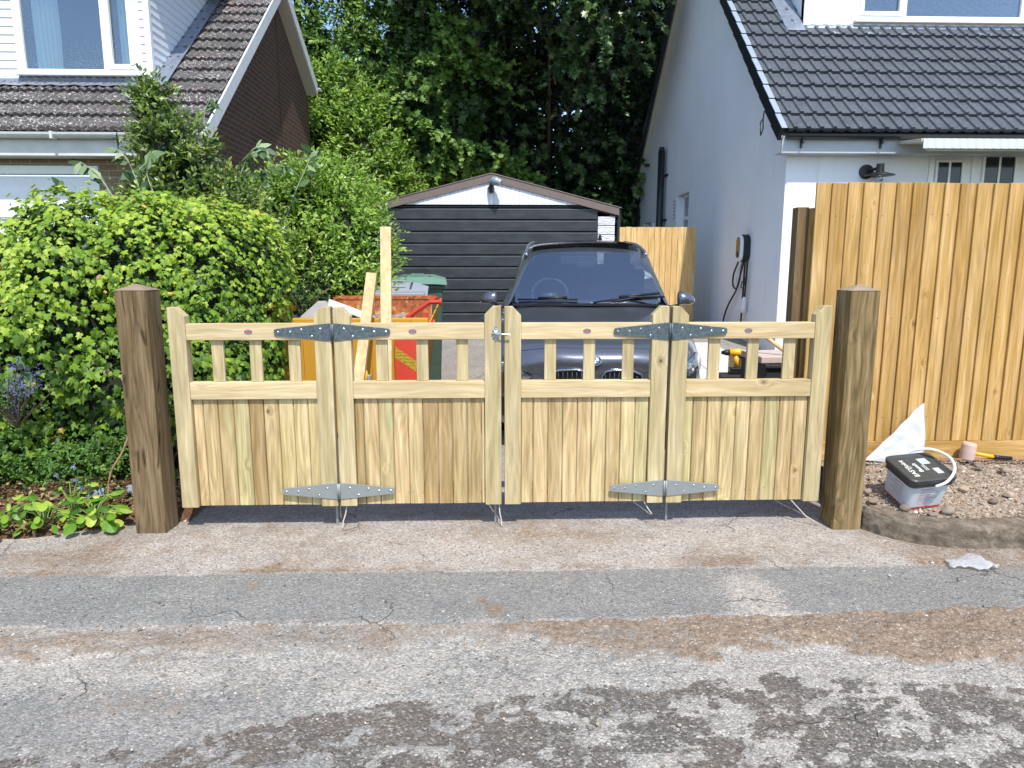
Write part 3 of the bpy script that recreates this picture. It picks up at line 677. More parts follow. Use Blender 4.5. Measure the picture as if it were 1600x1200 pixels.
def glass_mat(name, tint, refl=0.25):
    b = NB(name); fr = b.n('ShaderNodeLayerWeight'); fr.inputs[0].default_value = 0.35
    g = b.n('ShaderNodeBsdfGlossy'); g.inputs['Roughness'].default_value = 0.02; g.inputs['Color'].default_value = (.95, .97, 1, 1)
    t = b.n('ShaderNodeBsdfTransparent'); t.inputs[0].default_value = tint; mx = b.n('ShaderNodeMixShader')
    b.l(b.rng(fr.outputs['Fresnel'], 0, 1, refl, .9), mx.inputs[0]); b.l(t.outputs[0], mx.inputs[1]); b.l(g.outputs[0], mx.inputs[2]); b.l(mx.outputs[0], b.out.inputs[0])
    return b.m
GLASS = glass_mat('window_glass', (.84, .90, .94, 1), .10)
ROOM = plain('dark_room', S(30, 36, 46), 0.9, var=.1, scale=1)
CURT = plain('pale_curtain', S(226, 236, 226), 0.85, var=.05)

# ---- right: white bungalow with slate grey tiles
RX, RY, VX = 3.87, 9.40, 3.69
RH = thing('white_bungalow', (8.0, 14.0, 0.4), 'white rendered house with slate grey tiled roof right of the driveway', 'house')
sl, ye, ze = 0.96, 9.15, 3.26; yr = 13.98; zr = ze + sl * (yr - ye); slb = 0.947; yb_, zb_ = 18.83, 3.31; RB = 18.6
zt = lambda y: min(ze + sl * (y - ye), zb_ + slb * (yb_ - y)) - .06
def gable_wall(T, name, X, th, pts_holes, mat, y0, y1, zb, ztop, ridge, side=1):
    """wall in the plane X with rectangular recesses; strips between y cuts"""
    ys = sorted(set([y0, y1, ridge] + [q for h in pts_holes for q in h[:2]])); m = MB()
    for a, c in zip(ys[:-1], ys[1:]):
        spans = [(zb, None)]
        for h in pts_holes:
            if h[0] <= a + 1e-6 and c <= h[1] + 1e-6: spans = [(zb, h[2]), (h[3], None)]
        for lo, hi in spans:
            if hi is None: m.prism([(a, lo), (c, lo), (c, ztop(c)), (a, ztop(a))], 'x', X, X + th * side)
            else: m.prism([(a, lo), (c, lo), (c, hi), (a, hi)], 'x', X, X + th * side)
    return m.build(name, mat, T)
holes = [(13.95, 14.85, 1.9, 3.0), (17.2, 18.0, 1.75, 2.62), (16.2, 16.6, 1.5, 3.0)]
gable_wall(RH, 'wall', RX, .25, holes, RENDER, RY, RB, .2, zt, yr)
m = MB(); DXL, DXR = 5.76, 8.2
m.box(RX + .25, DXL, RY, RY + .25, .2, 3.24); m.box(DXL, DXR, RY, RY + .25, 3.08, 3.24); m.box(DXR, 14, RY, RY + .25, .2, 3.24)
m.build('wall', RENDER, RH)
# recessed side windows
for (a, c, lo, hi) in holes:
    m = MB(); q = .05; X = RX + .13
    m.box(X, X + .06, a, a + q, lo, hi); m.box(X, X + .06, c - q, c, lo, hi); m.box(X, X + .06, a + q, c - q, lo, lo + q); m.box(X, X + .06, a + q, c - q, hi - q, hi); m.box(X, X + .06, a + q, c - q, lo + (hi - lo) * .55, lo + (hi - lo) * .55 + .07)
    w = m.build('side_window', UPVC, RH, bevel=.004); m = MB(); m.box(X + .03, X + .035, a + q, c - q, lo + q, hi - q); m.build('pane', GLASS, w)
    m = MB(); m.box(X + .1, X + .12, a, c, lo, hi); m.build('backing', ROOM, w)
# small marks by the window, vent cowl
m = MB(); m.lathe([(0, -.05), (.13, -.045), (.16, -.03), (.17, -.02), (.17, 0)], (RX, 16.9, 2.42), 22, 'x'); m.build('vent_cowl', UPVC, RH, smooth=True)
m = MB()
for k in range(6): m.box(RX - .006, RX - .001, 14.98 + .01 * (k % 2), 15.06, 2.55 + k * .07, 2.575 + k * .07)
m.build('number_marks', BLACKP, RH)
# roof slopes
tile_roof('roof', VX + .07, 12.2, ye, ze, sl, (yr - ye) / math.cos(math.atan(sl)), .335, .166, 'trap', TILE_R, RH, seed=1)
al = math.atan(sl)
m = MB(); m.prism([(ye + .05, ze - .03), (yr, zr - .02), (yr, zr - .09), (ye + .05, ze - .1)], 'x', VX + .06, 12.2)
m.prism([(yr, zr), (yb_, zb_), (yb_, zb_ - .08), (yr, zr - .08)], 'x', VX + .02, 12.2); m.build('roof_deck', TILE_R, RH)
m = MB(); m.tube([(VX, yr, zr + .01), (12.2, yr, zr + .01)], .11, 12); m.build('ridge', TILE_R, RH, smooth=True)
# soffit boards under the verge, dry verge units
m = MB()
m.prism([(ye + .06, ze - .09), (yr, zr - .13), (yr, zr - .17), (ye + .06, ze - .15)], 'x', VX + .03, RX - .002)
m.prism([(yr, zr - .1), (yb_, zb_ - .08), (yb_, zb_ - .22), (yr, zr - .24)], 'x', VX + .06, RX - .002)
m.build('verge_soffit', SOFF, RH)
m = MB(); L = .335; ca, sa = math.cos(al), math.sin(al); s0 = 0
while s0 < (yr - ye) / ca:
    M = Matrix.Translation((0, ye + s0 * ca, ze + s0 * sa)) @ Matrix.Rotation(al, 4, 'X')
    m.box(VX - .03, VX + .012, -.012, L + .0, -.125, .045 + .0, M @ Matrix.Rotation(-.045, 4, 'X')); s0 += L
m.build('verge_cap', DARKP, RH, bevel=.008)
m = MB(); s0 = 0; VT = plain('sky_sheen_grey', S(150, 160, 172), .4, .1, var=.08)  # sky reflection on the dark cap tops, painted as pale blue-grey strips
while s0 < (yr - ye) / ca:
    M = Matrix.Translation((0, ye + s0 * ca, ze + s0 * sa)) @ Matrix.Rotation(al, 4, 'X')
    m.box(VX - .028, VX + .05, -.014, L - .02, .047, .058, M @ Matrix.Rotation(-.045, 4, 'X')); s0 += L
m.build('verge_sky_sheen', VT, RH, bevel=.004)
m = MB(); m.prism([(yr, zr + .03), (yb_ + .02, zb_ + .03), (yb_ + .02, zb_ - .14), (yr, zr - .16)], 'x', VX - .03, VX + .02); m.build('rear_verge', DARKP, RH)
# fascia, gutter, brackets
m = MB(); m.box(VX + .02, 12.2, ye + .035, ye + .06, ze - .26, ze - .05); m.box(VX + .02, 12.2, ye + .0605, RY - .002, ze - .26, ze - .245); m.build('fascia', plain('pale_grey_fascia', S(176, 182, 188), .4, var=.04), RH, bevel=.003)
m = MB(); prof = [(ye + .03 - .055 + .055 * math.cos(t), ze - .045 + .055 * math.sin(t)) for t in [math.pi + i * math.pi / 8 for i in range(9)]]
m.prism(prof, 'x', VX + .05, 12.2); m.build('gutter', DARKP, RH)
for k in range(9):
    x = VX + .25 + k * 1.02; m = MB(); m.box(x, x + .022, ye - .05, ye + .034, ze - .15, ze - .10, Matrix.Translation((0, 0, 0))); m.box(x, x + .022, ye + .01, ye + .034, ze - .2, ze - .1); m.build('gutter_bracket', DARKP, RH)
# flue pipe and rear downpipe
m = MB(); m.tube([(RX - .12, 15.8, .4), (RX - .12, 15.8, 4.02)], .075, 14); m.tube([(RX - .12, 15.8, 4.03), (RX - .12, 15.8, 4.12)], [.075, .05], 14)
m.build('flue_pipe', DARKP, RH, smooth=True)
m = MB(); m.box(RX - .05, RX - .001, 15.62, 15.9, 2.55, 2.59); m.box(RX - .05, RX - .001, 15.62, 15.9, 3.5, 3.54); m.build('pipe_bracket', DARKP, RH)
m = MB(); m.tube([(RX - .07, 18.4, .4), (RX - .07, 18.4, 3.05)], .05, 10); m.build('downpipe', DARKP, RH, smooth=True)
m = MB(); m.tube([(VX - .02, 9.75, 3.62), (VX - .04, 9.72, 3.5), (VX - .04, 9.7, 3.38), (VX - .03, 9.80, 3.32), (VX - .0, 9.9, 3.4), (VX + .0, 9.92, 3.5), (VX + .02, 9.9, 3.55)], .008, 6); m.build('cable_loop', BLACKP, RH, smooth=True)
# dormer
DY = 11.02; DX0 = 4.66; zroof = ze + sl * (DY - ye)
def dorm_block(m, x0, x1): m.prism([(DY, zroof - .05), (DY, zroof + 1.95), (DY + 2.05, zroof + 1.95)], 'x', x0, x1)
CREAM = plain('cream_cladding', S(226, 220, 208), .5, var=.03)
WX0, WX1 = 5.44, 8.15; WZ = zroof + .13
D = None
m = MB(); m.prism([(DY + .02, zroof + .02), (DY + .02, zroof + 1.9), (DY + 1.95, zroof + 1.9)], 'x', DX0, DX0 + .02); cheek = m.build('dormer', UPVC, RH)
m = MB(); m.box(DX0, WX0, DY, DY + .1, zroof + .05, zroof + 1.95); m.box(WX1, 12, DY, DY + .1, zroof + .05, zroof + 1.95); m.box(WX0, WX1, DY, DY + .1, zroof + .05, WZ - .02); m.box(WX0, WX1, DY, DY + .1, WZ + 1.25, zroof + 1.95); m.build('dormer_front', CREAM, cheek)
m = MB(); m.box(DX0 - .15, 12.1, DY - .2, DY + 2.2, zroof + 1.95, zroof + 2.1); m.build('dormer_roof', UPVC, cheek)
window_unit(cheek, WX0, WX1, WZ, WZ + 1.25, DY + .0, [.27, .93], openers=(0,))
m = MB(); m.box(WX0 - .03, WX1 + .03, DY - .06, DY - .001, WZ - .05, WZ - .005); m.build('window_sill', UPVC, cheek, bevel=.01)
m = MB(); m.box(WX0 + .02, WX1 - .02, DY + .75, DY + .8, WZ - .1, WZ + 1.3); m.build('room_wall', ROOM, cheek)
m = MB(); G = []
for i in range(120):
    x = DX0 - .28 + i * .062; j = .012 * math.sin(i * 2.1); wob = .02 * (.5 + .5 * math.sin(i * 2.35))
    G.append([(x, DY - .012, zroof + .05 + j), (x, DY - .02, zroof - .02 + .012), (x, DY - .20 - .02 * math.sin(i * .7), zroof - .02 - .18 * sl + .045 + wob)])
G[0:4] = [[(p[0], p[1] + .02, p[2]) for p in r] for r in G[0:4]]
m.grid(G); m.build('lead_apron', LEAD, cheek, smooth=True, fix=False)
m = MB(); n_ = Vector((0, -sa, ca))
pp = [(DX0 - .30, DY - .12), (DX0 - .02, DY - .12), (DX0 - .02, DY + 1.9), (DX0 - .30, DY + 1.9)]
m.add([(x, y - .06 * sa, ze + sl * (y - ye) + .06 * ca) for x, y in pp] + [(x, y - .02 * sa, ze + sl * (y - ye) + .02 * ca) for x, y in pp], [(0, 1, 2, 3), (4, 7, 6, 5), (0, 4, 5, 1), (1, 5, 6, 2), (3, 7, 4, 0)])
m.build('lead_soaker', LEAD, cheek)
m = MB(); m.add([(DX0 - .012, DY - .02, zroof + .03), (DX0 - .012, DY + 1.9, zroof + 1.9), (DX0 - .012, DY + 1.9, zroof + 1.62 + .25), (DX0 - .10, DY + 1.7, zroof + 1.68), (DX0 - .14, DY - .05, zroof - .0)], [(0, 1, 2, 3, 4)]); m.build('cheek_gutter', DARKP, cheek, fix=False)
# porch canopy, door and side light
m = MB(); cx0, cx1 = 5.20, 8.6
m.prism([(RY - .002, 3.13), (RY - .002, 3.165), (RY - .72, 3.10), (RY - .72, 3.065)], 'x', cx0, cx1)
cp = m.build('porch_canopy', plain('weathered_canopy', S(196, 190, 174), .6, var=.12), RH, bevel=.003)
m = MB(); G = []
for i in range(150):
    x = cx0 + .02 + i * .0198; w_ = .006 * math.sin(i * 1.25); G.append([(x, RY - .735 + w_, 3.10), (x, RY - .735 + w_, 2.985 + .004 * math.sin(i * 2.5)), (x, RY - .729 + w_, 2.985), (x, RY - .729 + w_, 3.10)])
m.grid(G); m.build('corrugated_edge', plain('corrugated_pvc', S(205, 208, 208), .4, var=.04), cp, fix=False)
m = MB(); m.box(cx0 + .1, cx1, RY - .70, RY - .66, 2.965, 3.0); m.build('canopy_beam', plain('old_cream_paint', S(180, 174, 156), .6, var=.15), cp)
m = MB(); m.box(DXL, DXR, RY - .03, RY - .001, 3.05, 3.12); m.build('lintel_board', SOFF, cp)
m = MB(); y = RY + .04
dz = [(.4, 2.985)]
m.box(DXL + .001, DXR - .001, y, y + .06, .4, 3.078); door = m.build('door', UPVC, RH)
for (a, c, hi) in ((5.90, 6.22, 2.93), (6.53, 6.93, 3.0)):
    m = MB(); m.box(a, c, y - .012, y - .002, 1.5, hi); m.build('glazing', plain('dark_glazing', S(34, 38, 44), .08, var=.1), door)
    m = MB(); xm = (a + c) / 2; m.box(xm - .015, xm + .015, y - .022, y - .013, 1.5, hi)
    for q in ((a - .03, a, 1.47, hi + .03), (c, c + .03, 1.47, hi + .03), (a, c, hi, hi + .03)): m.box(q[0], q[1], y - .03, y - .002, q[2], q[3])
    m.build('glazing_bead', UPVC, door, bevel=.004)
m = MB(); m.box(6.36, 6.40, y - .02, y - .002, .5, 3.07); m.box(DXL + .02, DXL + .09, y - .02, y - .002, .5, 3.07); m.build('door_frame', UPVC, door, bevel=.004)

# wall lamp on the front wall
LP = thing('wall_lamp', (5.13, RY, 2.80), 'black outdoor wall lamp with saucer shade on the white front wall above the fence', 'wall lamp')
m = MB(); m.lathe([(0, -.03), (.09, -.028), (.095, 0)], (4.93, RY - .001, 2.80), 20, 'y'); m.build('back_plate', BLACKP, LP)
m = MB(); m.tube([(4.95, RY - .03, 2.80), (4.99, RY - .16, 2.83), (5.0, RY - .18, 2.76)], .018, 8); m.lathe([(0, .10), (.045, .1), (.05, 0)], (5.02, RY - .18, 2.78), 12); m.build('arm', BLACKP, LP)
m = MB(); m.lathe([(.03, .05), (.06, .035), (.18, .0), (.182, -.008), (.05, .01), (0, .012)], (5.02, RY - .18, 2.74), 24); m.build('lamp_shade', BLACKP, LP, smooth=True)
m = MB(); m.lathe([(0, .02), (.045, .0), (.04, -.06), (0, -.07)], (5.02, RY - .18, 2.725), 16); m.build('glass_bulb', GLASS, LP, smooth=True)

# EV charger with cables
CH = thing('wall_charger', (RX, 10.63, 1.62), 'black and white oval car charging unit with coiled cable on the shaded white wall', 'car charger')
def stadium(hw, hh, n=10): return [(hw * math.cos(t), (hh - hw) + hw * math.sin(t)) for t in [i * math.pi / n for i in range(n + 1)]] + [(hw * math.cos(t), -(hh - hw) + hw * math.sin(t)) for t in [math.pi + i * math.pi / n for i in range(n + 1)]]
cy, cz = 10.62, 1.845
ring = lambda k, x: [(cy + p[0] * k, cz + p[1] * (1 - (1 - k) * .6)) for p in stadium(.115, .205)]
m = MB(); m.prism([(p[0], p[1]) for p in ring(1, 0)], 'x', RX - .10, RX - .001); m.build('rear_body', BLACKP, CH, bevel=.012, seg=3)
m = MB(); m.prism([(p[0], p[1]) for p in ring(.93, 0)], 'x', RX - .15, RX - .101); m.build('white_surround', WHITEP, CH, bevel=.015, seg=3)
m = MB(); m.prism([(p[0], p[1] + .01) for p in ring(.62, 0)], 'x', RX - .158, RX - .1505); m.build('front_cover', plain('bronze_cover', S(110, 96, 72), .3, .4), CH, bevel=.003)
m = MB(); m.lathe([(0, -.012), (.035, -.012), (.04, 0)], (RX - .158, cy, cz - .09), 16, 'x'); m.build('socket', BLACKP, CH)
m = MB()
def sm(pts, n=6):
    pts = [Vector(p) for p in pts]; out = []
    for i in range(len(pts) - 1):
        p0, p1, p2, p3 = pts[max(i - 1, 0)], pts[i], pts[i + 1], pts[min(i + 2, len(pts) - 1)]
        for k in range(n):
            t = k / n; out.append(.5 * ((2 * p1) + (-p0 + p2) * t + (2 * p0 - 5 * p1 + 4 * p2 - p3) * t * t + (-p0 + 3 * p1 - 3 * p2 + p3) * t ** 3))
    return out + [pts[-1]]
cx = RX - .06
m.tube(sm([(cx - .03, 10.68, 1.72), (cx, 10.86, 1.62), (cx, 11.02, 1.45), (cx, 11.02, 1.29), (cx, 10.86, 1.24), (cx, 10.74, 1.38), (cx, 10.68, 1.58), (cx, 10.60, 1.66)]), .014, 7)
m.tube(sm([(cx, 10.60, 1.66), (cx, 10.70, 1.48), (cx, 10.86, 1.22), (cx, 11.18, .98), (cx, 11.38, .74), (cx, 11.42, .5)]), .014, 7)
m.tube(sm([(cx, 10.55, 1.66), (cx, 10.56, 1.3), (cx, 10.58, .9), (cx, 10.62, .5)]), .014, 7)
m.tube(sm([(cx, 10.45, 1.68), (cx, 10.46, 1.4), (cx, 10.49, 1.12)]), .014, 7)
m.tube(sm([(cx, 10.62, 1.36), (cx - .02, 10.61, 1.28), (cx - .02, 10.54, 1.26), (cx - .01, 10.49, 1.32), (cx, 10.49, 1.42)]), .008, 7)
m.build('charging_cable', BLACKP, CH, smooth=True)
m = MB(); m.tube([(cx, 10.49, 1.13), (cx, 10.5, 1.09), (cx, 10.50, .98), (cx, 10.52, .9)], [.018, .036, .038, .05], 10); m.build('plug', WHITEP, CH, smooth=True)

# ---- left: brick house with lichened tiles and white dormer
LX = -3.45; LV = -3.25
LH = thing('brick_house', (-7, 11.5, .4), 'brown brick house with lichened tiled roof and white clad dormer window, left of the ivy', 'house')
sl2, ye2, ze2 = .80, 8.50, 3.10; yr2 = 12.25; zr2 = ze2 + sl2 * (yr2 - ye2); sb2 = .58; yb2 = 14.2; zb2 = zr2 - sb2 * (yb2 - yr2)
zt2 = lambda y: min(ze2 + sl2 * (y - ye2), zr2 - sb2 * (y - yr2)) - .05
FY = 8.78
gable_wall(LH, 'wall', LX, .25, [], BRK_Y, FY, 14.3, .2, zt2, yr2, side=-1)
m = MB(); m.box(-13, -4.62, FY, FY + .25, 2.76, 3.15); m.box(-4.62, LX - .25, FY, FY + .25, .2, 3.15); m.build('wall', BRK_X, LH)
m = MB(); m.box(LX - .001, LX + .002, 12.36, 12.385, 1, 5.9); m.build('wall_cable', BLACKP, LH)
tile_roof('roof', -11.4, LV - .0, ye2, ze2, sl2, (yr2 - ye2) / math.cos(math.atan(sl2)), .30, .1018, 'roll', TILE_L, LH, seed=2)
al2 = math.atan(sl2); c2, s2 = math.cos(al2), math.sin(al2)
m = MB(); m.prism([(ye2 + .03, ze2 - .02), (yr2, zr2 - .02), (yr2, zr2 - .08), (ye2 + .03, ze2 - .08)], 'x', -11.4, LV - .02); m.prism([(yr2, zr2), (yb2, zb2), (yb2, zb2 - .07), (yr2, zr2 - .07)], 'x', -11.4, LV - .02); m.build('roof_deck', TILE_L, LH)
m = MB(); m.tube([(-11.4, yr2, zr2), (LV, yr2, zr2)], .11, 12); m.build('ridge', TILE_L, LH, smooth=True)
BB = plain('white_painted_bargeboard', S(224, 226, 228), .5, var=.06, scale=5)
m = MB(); m.prism([(ye2 - .02, ze2 - .01), (yr2, zr2 + .005), (yr2, zr2 - .20), (ye2 - .02, ze2 - .215)], 'x', LV - .019, LV + .012); m.prism([(yr2 + .001, zr2 + .0), (yb2 + .0, zb2), (yb2, zb2 - .2), (yr2 + .001, zr2 - .2)], 'x', LV - .019, LV + .012); m.build('bargeboard', BB, LH, bevel=.003)
m = MB(); m.prism([(ye2, ze2 - .19), (yr2, zr2 - .18), (yr2, zr2 - .2), (ye2, ze2 - .21)], 'x', LX + .001, LV - .02); m.prism([(yr2, zr2 - .18), (yb2, zb2 - .18), (yb2, zb2 - .2), (yr2, zr2 - .2)], 'x', LX + .001, LV - .02); m.build('verge_soffit', SOFF, LH)
m = MB(); pr = [(yb2 + .06 + .06 * math.cos(t), zb2 - .06 + .06 * math.sin(t)) for t in [math.pi + i * math.pi / 8 for i in range(9)]]; m.prism(pr, 'x', -11, LV + .06); m.build('rear_gutter', UPVCD, LH); m = MB()
pr = [(ye2 - .045 + .058 * math.cos(t), ze2 - .03 + .062 * math.sin(t)) for t in [math.pi + i * math.pi / 8 for i in range(9)]]; m.prism(pr, 'x', -11, LV + .03); m.build('gutter', UPVCD, LH)
m = MB(); m.box(-11, LV - .02, ye2 + .02, ye2 + .045, ze2 - .27, ze2 - .06); m.box(-11, LV - .02, ye2 + .046, FY - .001, ze2 - .27, ze2 - .255); m.build('fascia', UPVCD, LH, bevel=.003)
for k in range(6): m = MB(); x = -4.0 - k * .92; m.box(x, x + .03, ye2 - .108, ye2 + .019, ze2 - .10, ze2 - .02); m.build('gutter_bracket', UPVCD, LH)
# garage door, white panelled
m = MB(); gx0, gx1 = -9.2, -4.68
m.box(gx0, gx1, FY + .06, FY + .10, .4, 2.64); gd = m.build('garage_door', UPVC, LH)
m = MB()
zz = 2.50
while zz > .6:
    x = gx1 - .12
    while x > gx0 + .5:
        m.box(x - .52, x, FY + .045, FY + .059, zz - .36, zz); m.box(x - .50, x - .02, FY + .035, FY + .0445, zz - .34, zz - .02); x -= .62
    zz -= .50
m.build('raised_panels', UPVC, gd, bevel=.008)
m = MB(); m.box(gx0, gx1 + .06, FY - .01, FY + .12, 2.66, 2.755); m.box(gx1 + .001, gx1 + .06, FY - .01, FY + .12, .4, 2.659); m.build('door_frame', UPVC, gd, bevel=.004)
# dormer
DY2 = 9.42; zd = ze2 + sl2 * (DY2 - ye2); X1 = -4.17; X0 = -10.5; zt_ = zd + 1.75
def clad(m, x0, x1, y, z0, z1):
    z = z0
    while z < z1 - .01:
        m.rnd(); h = min(.098, z1 - z); m.prism([(y - .016, z), (y - .004, z + h), (y + .02, z + h), (y + .02, z)], 'x', x0, x1); z += .098
CLAD = plain('white_cladding', S(226, 230, 236), .42, var=.03)
wx0, wx1, wz0, wz1 = -5.77, -4.32, zd + .10, zd + 1.22
m = MB(); clad(m, wx1 + .035, X1 - .06, DY2, zd + .06, zt_); clad(m, X0, wx0 - .035, DY2, zd + .06, zt_); clad(m, wx0, wx1, DY2, wz1 + .04, zt_)
dm = m.build('dormer', CLAD, LH)
m = MB(); m.box(X1 - .06, X1 + .012, DY2 - .025, DY2 + .04, zd + .04, zt_); m.box(wx0 - .035, wx0, DY2 - .02, DY2 + .04, zd + .06, wz1 + .04); m.box(wx1, wx1 + .035, DY2 - .02, DY2 + .04, zd + .06, wz1 + .04); m.box(X0, wx0 - .036, DY2 - .022, DY2 + .03, zd + .02, zd + .058); m.build('corner_trim', UPVC, dm, bevel=.003)
m = MB(); z = zd + .04
while z < zt_:
    h = .098; ys_ = DY2 + .04; ye_ = ye2 + (z - ze2) / sl2 + .15
    m.rnd(); m.prism([(X1 + .012, z), (X1 + .002, z + h), (X1 - .03, z + h), (X1 - .03, z)], 'y', ys_, min(ye_ + .12, 11.6)); z += h
m.build('cheek_cladding', CLAD, dm)
wn = window_unit(dm, wx0, wx1, wz0, wz1, DY2 - .01, [.715], openers=(1,))
m = MB(); m.box(wx0 - .03, wx1 + .03, DY2 - .09, DY2 - .021, wz0 - .035, wz0 - .002); m.build('window_sill', UPVC, dm, bevel=.008)
m = MB(); m.box(wx0 - .1, wx1 + .1, DY2 + .9, DY2 + .95, zd - .1, zt_); m.box(wx0 - .1, wx1 + .1, DY2 + .1, DY2 + .95, wz0 - .1, wz0 - .05); m.build('room_wall', ROOM, dm)
for (a, c) in ((wx0 + .10, wx0 + .42), (wx1 - .30, wx1 - .03)):
    m = MB(); G = []; n = 60
    for i in range(n + 1):
        u = i / n; x = a + (c - a) * u; y_ = DY2 + .16 + .022 * math.sin(u * 34) + .01 * math.sin(u * 71 + a); sway = .02 * math.sin(u * 5)
        G.append([(x - .01, y_, wz1 + .05), (x, y_, wz0 + .5), (x + sway, y_ + .01, wz0 - .0)])
    m.grid(G); m.build('curtain', CURT, dm, smooth=True, fix=False)
m = MB(); m.box(X0, X1 + .25, DY2 - .28, 11.75, zt_, zt_ + .16); m.build('dormer_roof', UPVCD, dm)
m = MB(); pr = [(X1 + .31 + .06 * math.cos(t), zt_ + .12 + .06 * math.sin(t)) for t in [math.pi + i * math.pi / 8 for i in range(9)]]; m.prism(pr, 'y', DY2 - .3, 11.6); m.box(X1 + .27, X1 + .34, 11.3, 11.37, zt_ - .12, zt_ + .06); m.build('dormer_gutter', UPVCD, dm)
m = MB(); G = []
for i in range(70):
    x = X0 + i * (X1 + .16 - X0) / 69; G.append([(x, DY2 - .02, zd + .05), (x, DY2 - .03, zd + .0), (x, DY2 - .20, zd - .16 * sl2 + .05 + .008 * math.sin(i * 2.2))])
m.grid(G); m.build('lead_apron', LEAD, dm, smooth=True, fix=False)
m = MB(); pp = [(X1 + .01, DY2 - .1), (X1 + .2, DY2 - .1), (X1 + .2, 11.6), (X1 + .01, 11.6)]
m.add([(x, y - .055 * s2, ze2 + sl2 * (y - ye2) + .055 * c2) for x, y in pp], [(0, 1, 2, 3)]); m.build('lead_soaker', LEAD, dm, fix=False)
FL = thing('security_light', (-4.98, FY - .05, 2.92), 'small black floodlight under the eaves of the brick house', 'floodlight')
m = MB(); m.box(-5.12, -4.98, FY - .14, FY - .09, 2.86, 2.97, Matrix.Translation((0, 0, 0))); m.tube([(-5.0, FY - .1, 2.9), (-4.99, FY - .02, 2.86)], .015, 6); m.tube([(-4.98, FY - .03, 2.86), (-4.90, FY - .02, 2.84), (-4.88, FY - .02, 2.78)], .008, 6); m.build('lamp_body', BLACKP, FL)
m = MB(); m.box(-5.10, -5.0, FY - .146, FY - .141, 2.90, 2.96); m.build('lamp_lens', WHITEP, FL)

# ------------------------------------------------------------------ detached garage at the end of the drive
GZ = .60; GYY = 12.0
GA = thing('garage', (.04, 14.6, GZ), 'low detached garage with black ribbed door and white gable at the driveway end', 'garage')
b = NB('white_painted_blockwork'); _v = b.pos(); _c = b.mix(b.rng(b.noise(_v, 8, 5, .7), .4, .6, 0, .3), S(234, 236, 238), S(208, 212, 214)); b.bump(b.noise(b.mapv(_v, (1, 1, 2.5)), 14, 5, .7), 1.0, .05)
BLK = b.set(_c, .8, 0, .25)
for x0, x1 in ((-2.03, -1.72), (1.81, 2.10)):
    m = MB(); z = GZ; k = 0
    while z < 2.38:
        m.rnd(); bm_ = []
        m.prism([(x0 + .003, z + .006), (x1 - .003, z + .006), (x1 - .003, z + .144), (x0 + .003, z + .144)], 'y', GYY - .012 - .012 * random.random(), GYY + .15); z += .15
    m.build('block_pier', BLK, GA, bevel=.006)
WW = wood('white_painted_boards', 'z', [S(228, 232, 238), S(236, 238, 242)], .08, knots=True, kdark=S(168, 168, 164), rough=.6)
ax, az = .04, 3.03; slg = (az - 2.50) / 2.08
m = MB(); x = -2.02
while x < 2.1:
    x2 = min(x + .072, 2.11); m.rnd(); za = min(az - slg * abs(x - ax), az) - .03; zb3 = min(az - slg * abs(x2 - ax), az) - .03
    if za > 2.60 or zb3 > 2.60: m.prism([(x + .0015, 2.585), (x2 - .0015, 2.585), (x2 - .0015, max(zb3, 2.586)), (x + .0015, max(za, 2.586))], 'y', GYY - .02, GYY + .02)
    x = x2
m.build('gable_boards', WW, GA)
BRN = plain('brown_bargeboard', S(112, 98, 92), .5, var=.08)
for sgn in (-1, 1):
    xe = ax + sgn * 2.12; zz = az - slg * 2.12
    m = MB(); m.prism([(ax, az + .04), (xe, zz + .04), (xe, zz - .08), (ax, az - .08)], 'y', GYY - .05, GYY - .025)
    m.prism([(ax, az + .06), (xe + sgn * .04, zz + .05), (xe + sgn * .04, zz + .035), (ax, az + .042)], 'y', GYY - .06, GYY + 5.2)
    m.build('bargeboard', BRN, GA, bevel=.004)
m = MB(); m.box(-2.05, -1.95, GYY + .15, GYY + 5, GZ - .1, 2.5); m.box(2.04, 2.12, GYY + .15, GYY + 5, GZ - .1, 2.5); m.box(-2.05, 2.1, GYY + 5, GYY + 5.1, GZ - .1, 2.6); m.build('side_wall', BLK, GA)
m = MB(); m.prism([(ax, az), (-2.1, 2.48), (-2.1, 2.4), (ax, az - .08), (2.15, 2.4), (2.15, 2.48)], 'y', GYY + .1, GYY + 5.1); m.build('roof_deck', BRN, GA)
m = MB(); m.tube([(2.17, GYY + .02, 2.5), (2.17, GYY + .02, GZ)], .035, 8); m.build('downpipe', DARKP, GA)
b = NB('black_garage_door'); _v = b.pos(); _c = b.mix(b.rng(b.noise(b.mapv(_v, (1, 1, 3)), 3, 5, .7), .4, .65, 0, 1), S(44, 48, 51), S(60, 64, 67)); _c = b.mix(b.rng(b.noise(_v, 90, 2, .8), .76, .8, 0, .5), _c, S(120, 124, 124))
DRB = b.set(_c, .45, 0, .4)
m = MB(); z = GZ + .01; hgt = (2.575 - z) / 10.2
dx0, dx1 = -1.715, 1.805
for k in range(11):
    z1_ = min(z + hgt, 2.575); m.rnd()
    m.prism([(GYY + .03, z), (GYY + .0, z + .012), (GYY + .0, z1_ - .022), (GYY + .012, z1_ - .014), (GYY + .03, z1_ - .001), (GYY + .05, z1_ - .001), (GYY + .05, z)], 'x', dx0, dx1); z = z1_
gdr = m.build('ribbed_door', DRB, GA)
m = MB(); z = GZ + .01
for k in range(10):
    z += hgt; m.box(dx0 + .01, dx1 - .01, GYY - .004, GYY - .001, z - .030, z - .024) if random.random() < .9 else None
m.build('rib_edge_lines', plain('rib_line_grey', S(118, 122, 124), .5), gdr)  # thin paler grey line near the top of most ribs
GL = thing('security_light', (.05, GYY, 2.86), 'grey bulkhead lamp under the garage gable, its shadow falling on the black door', 'floodlight')
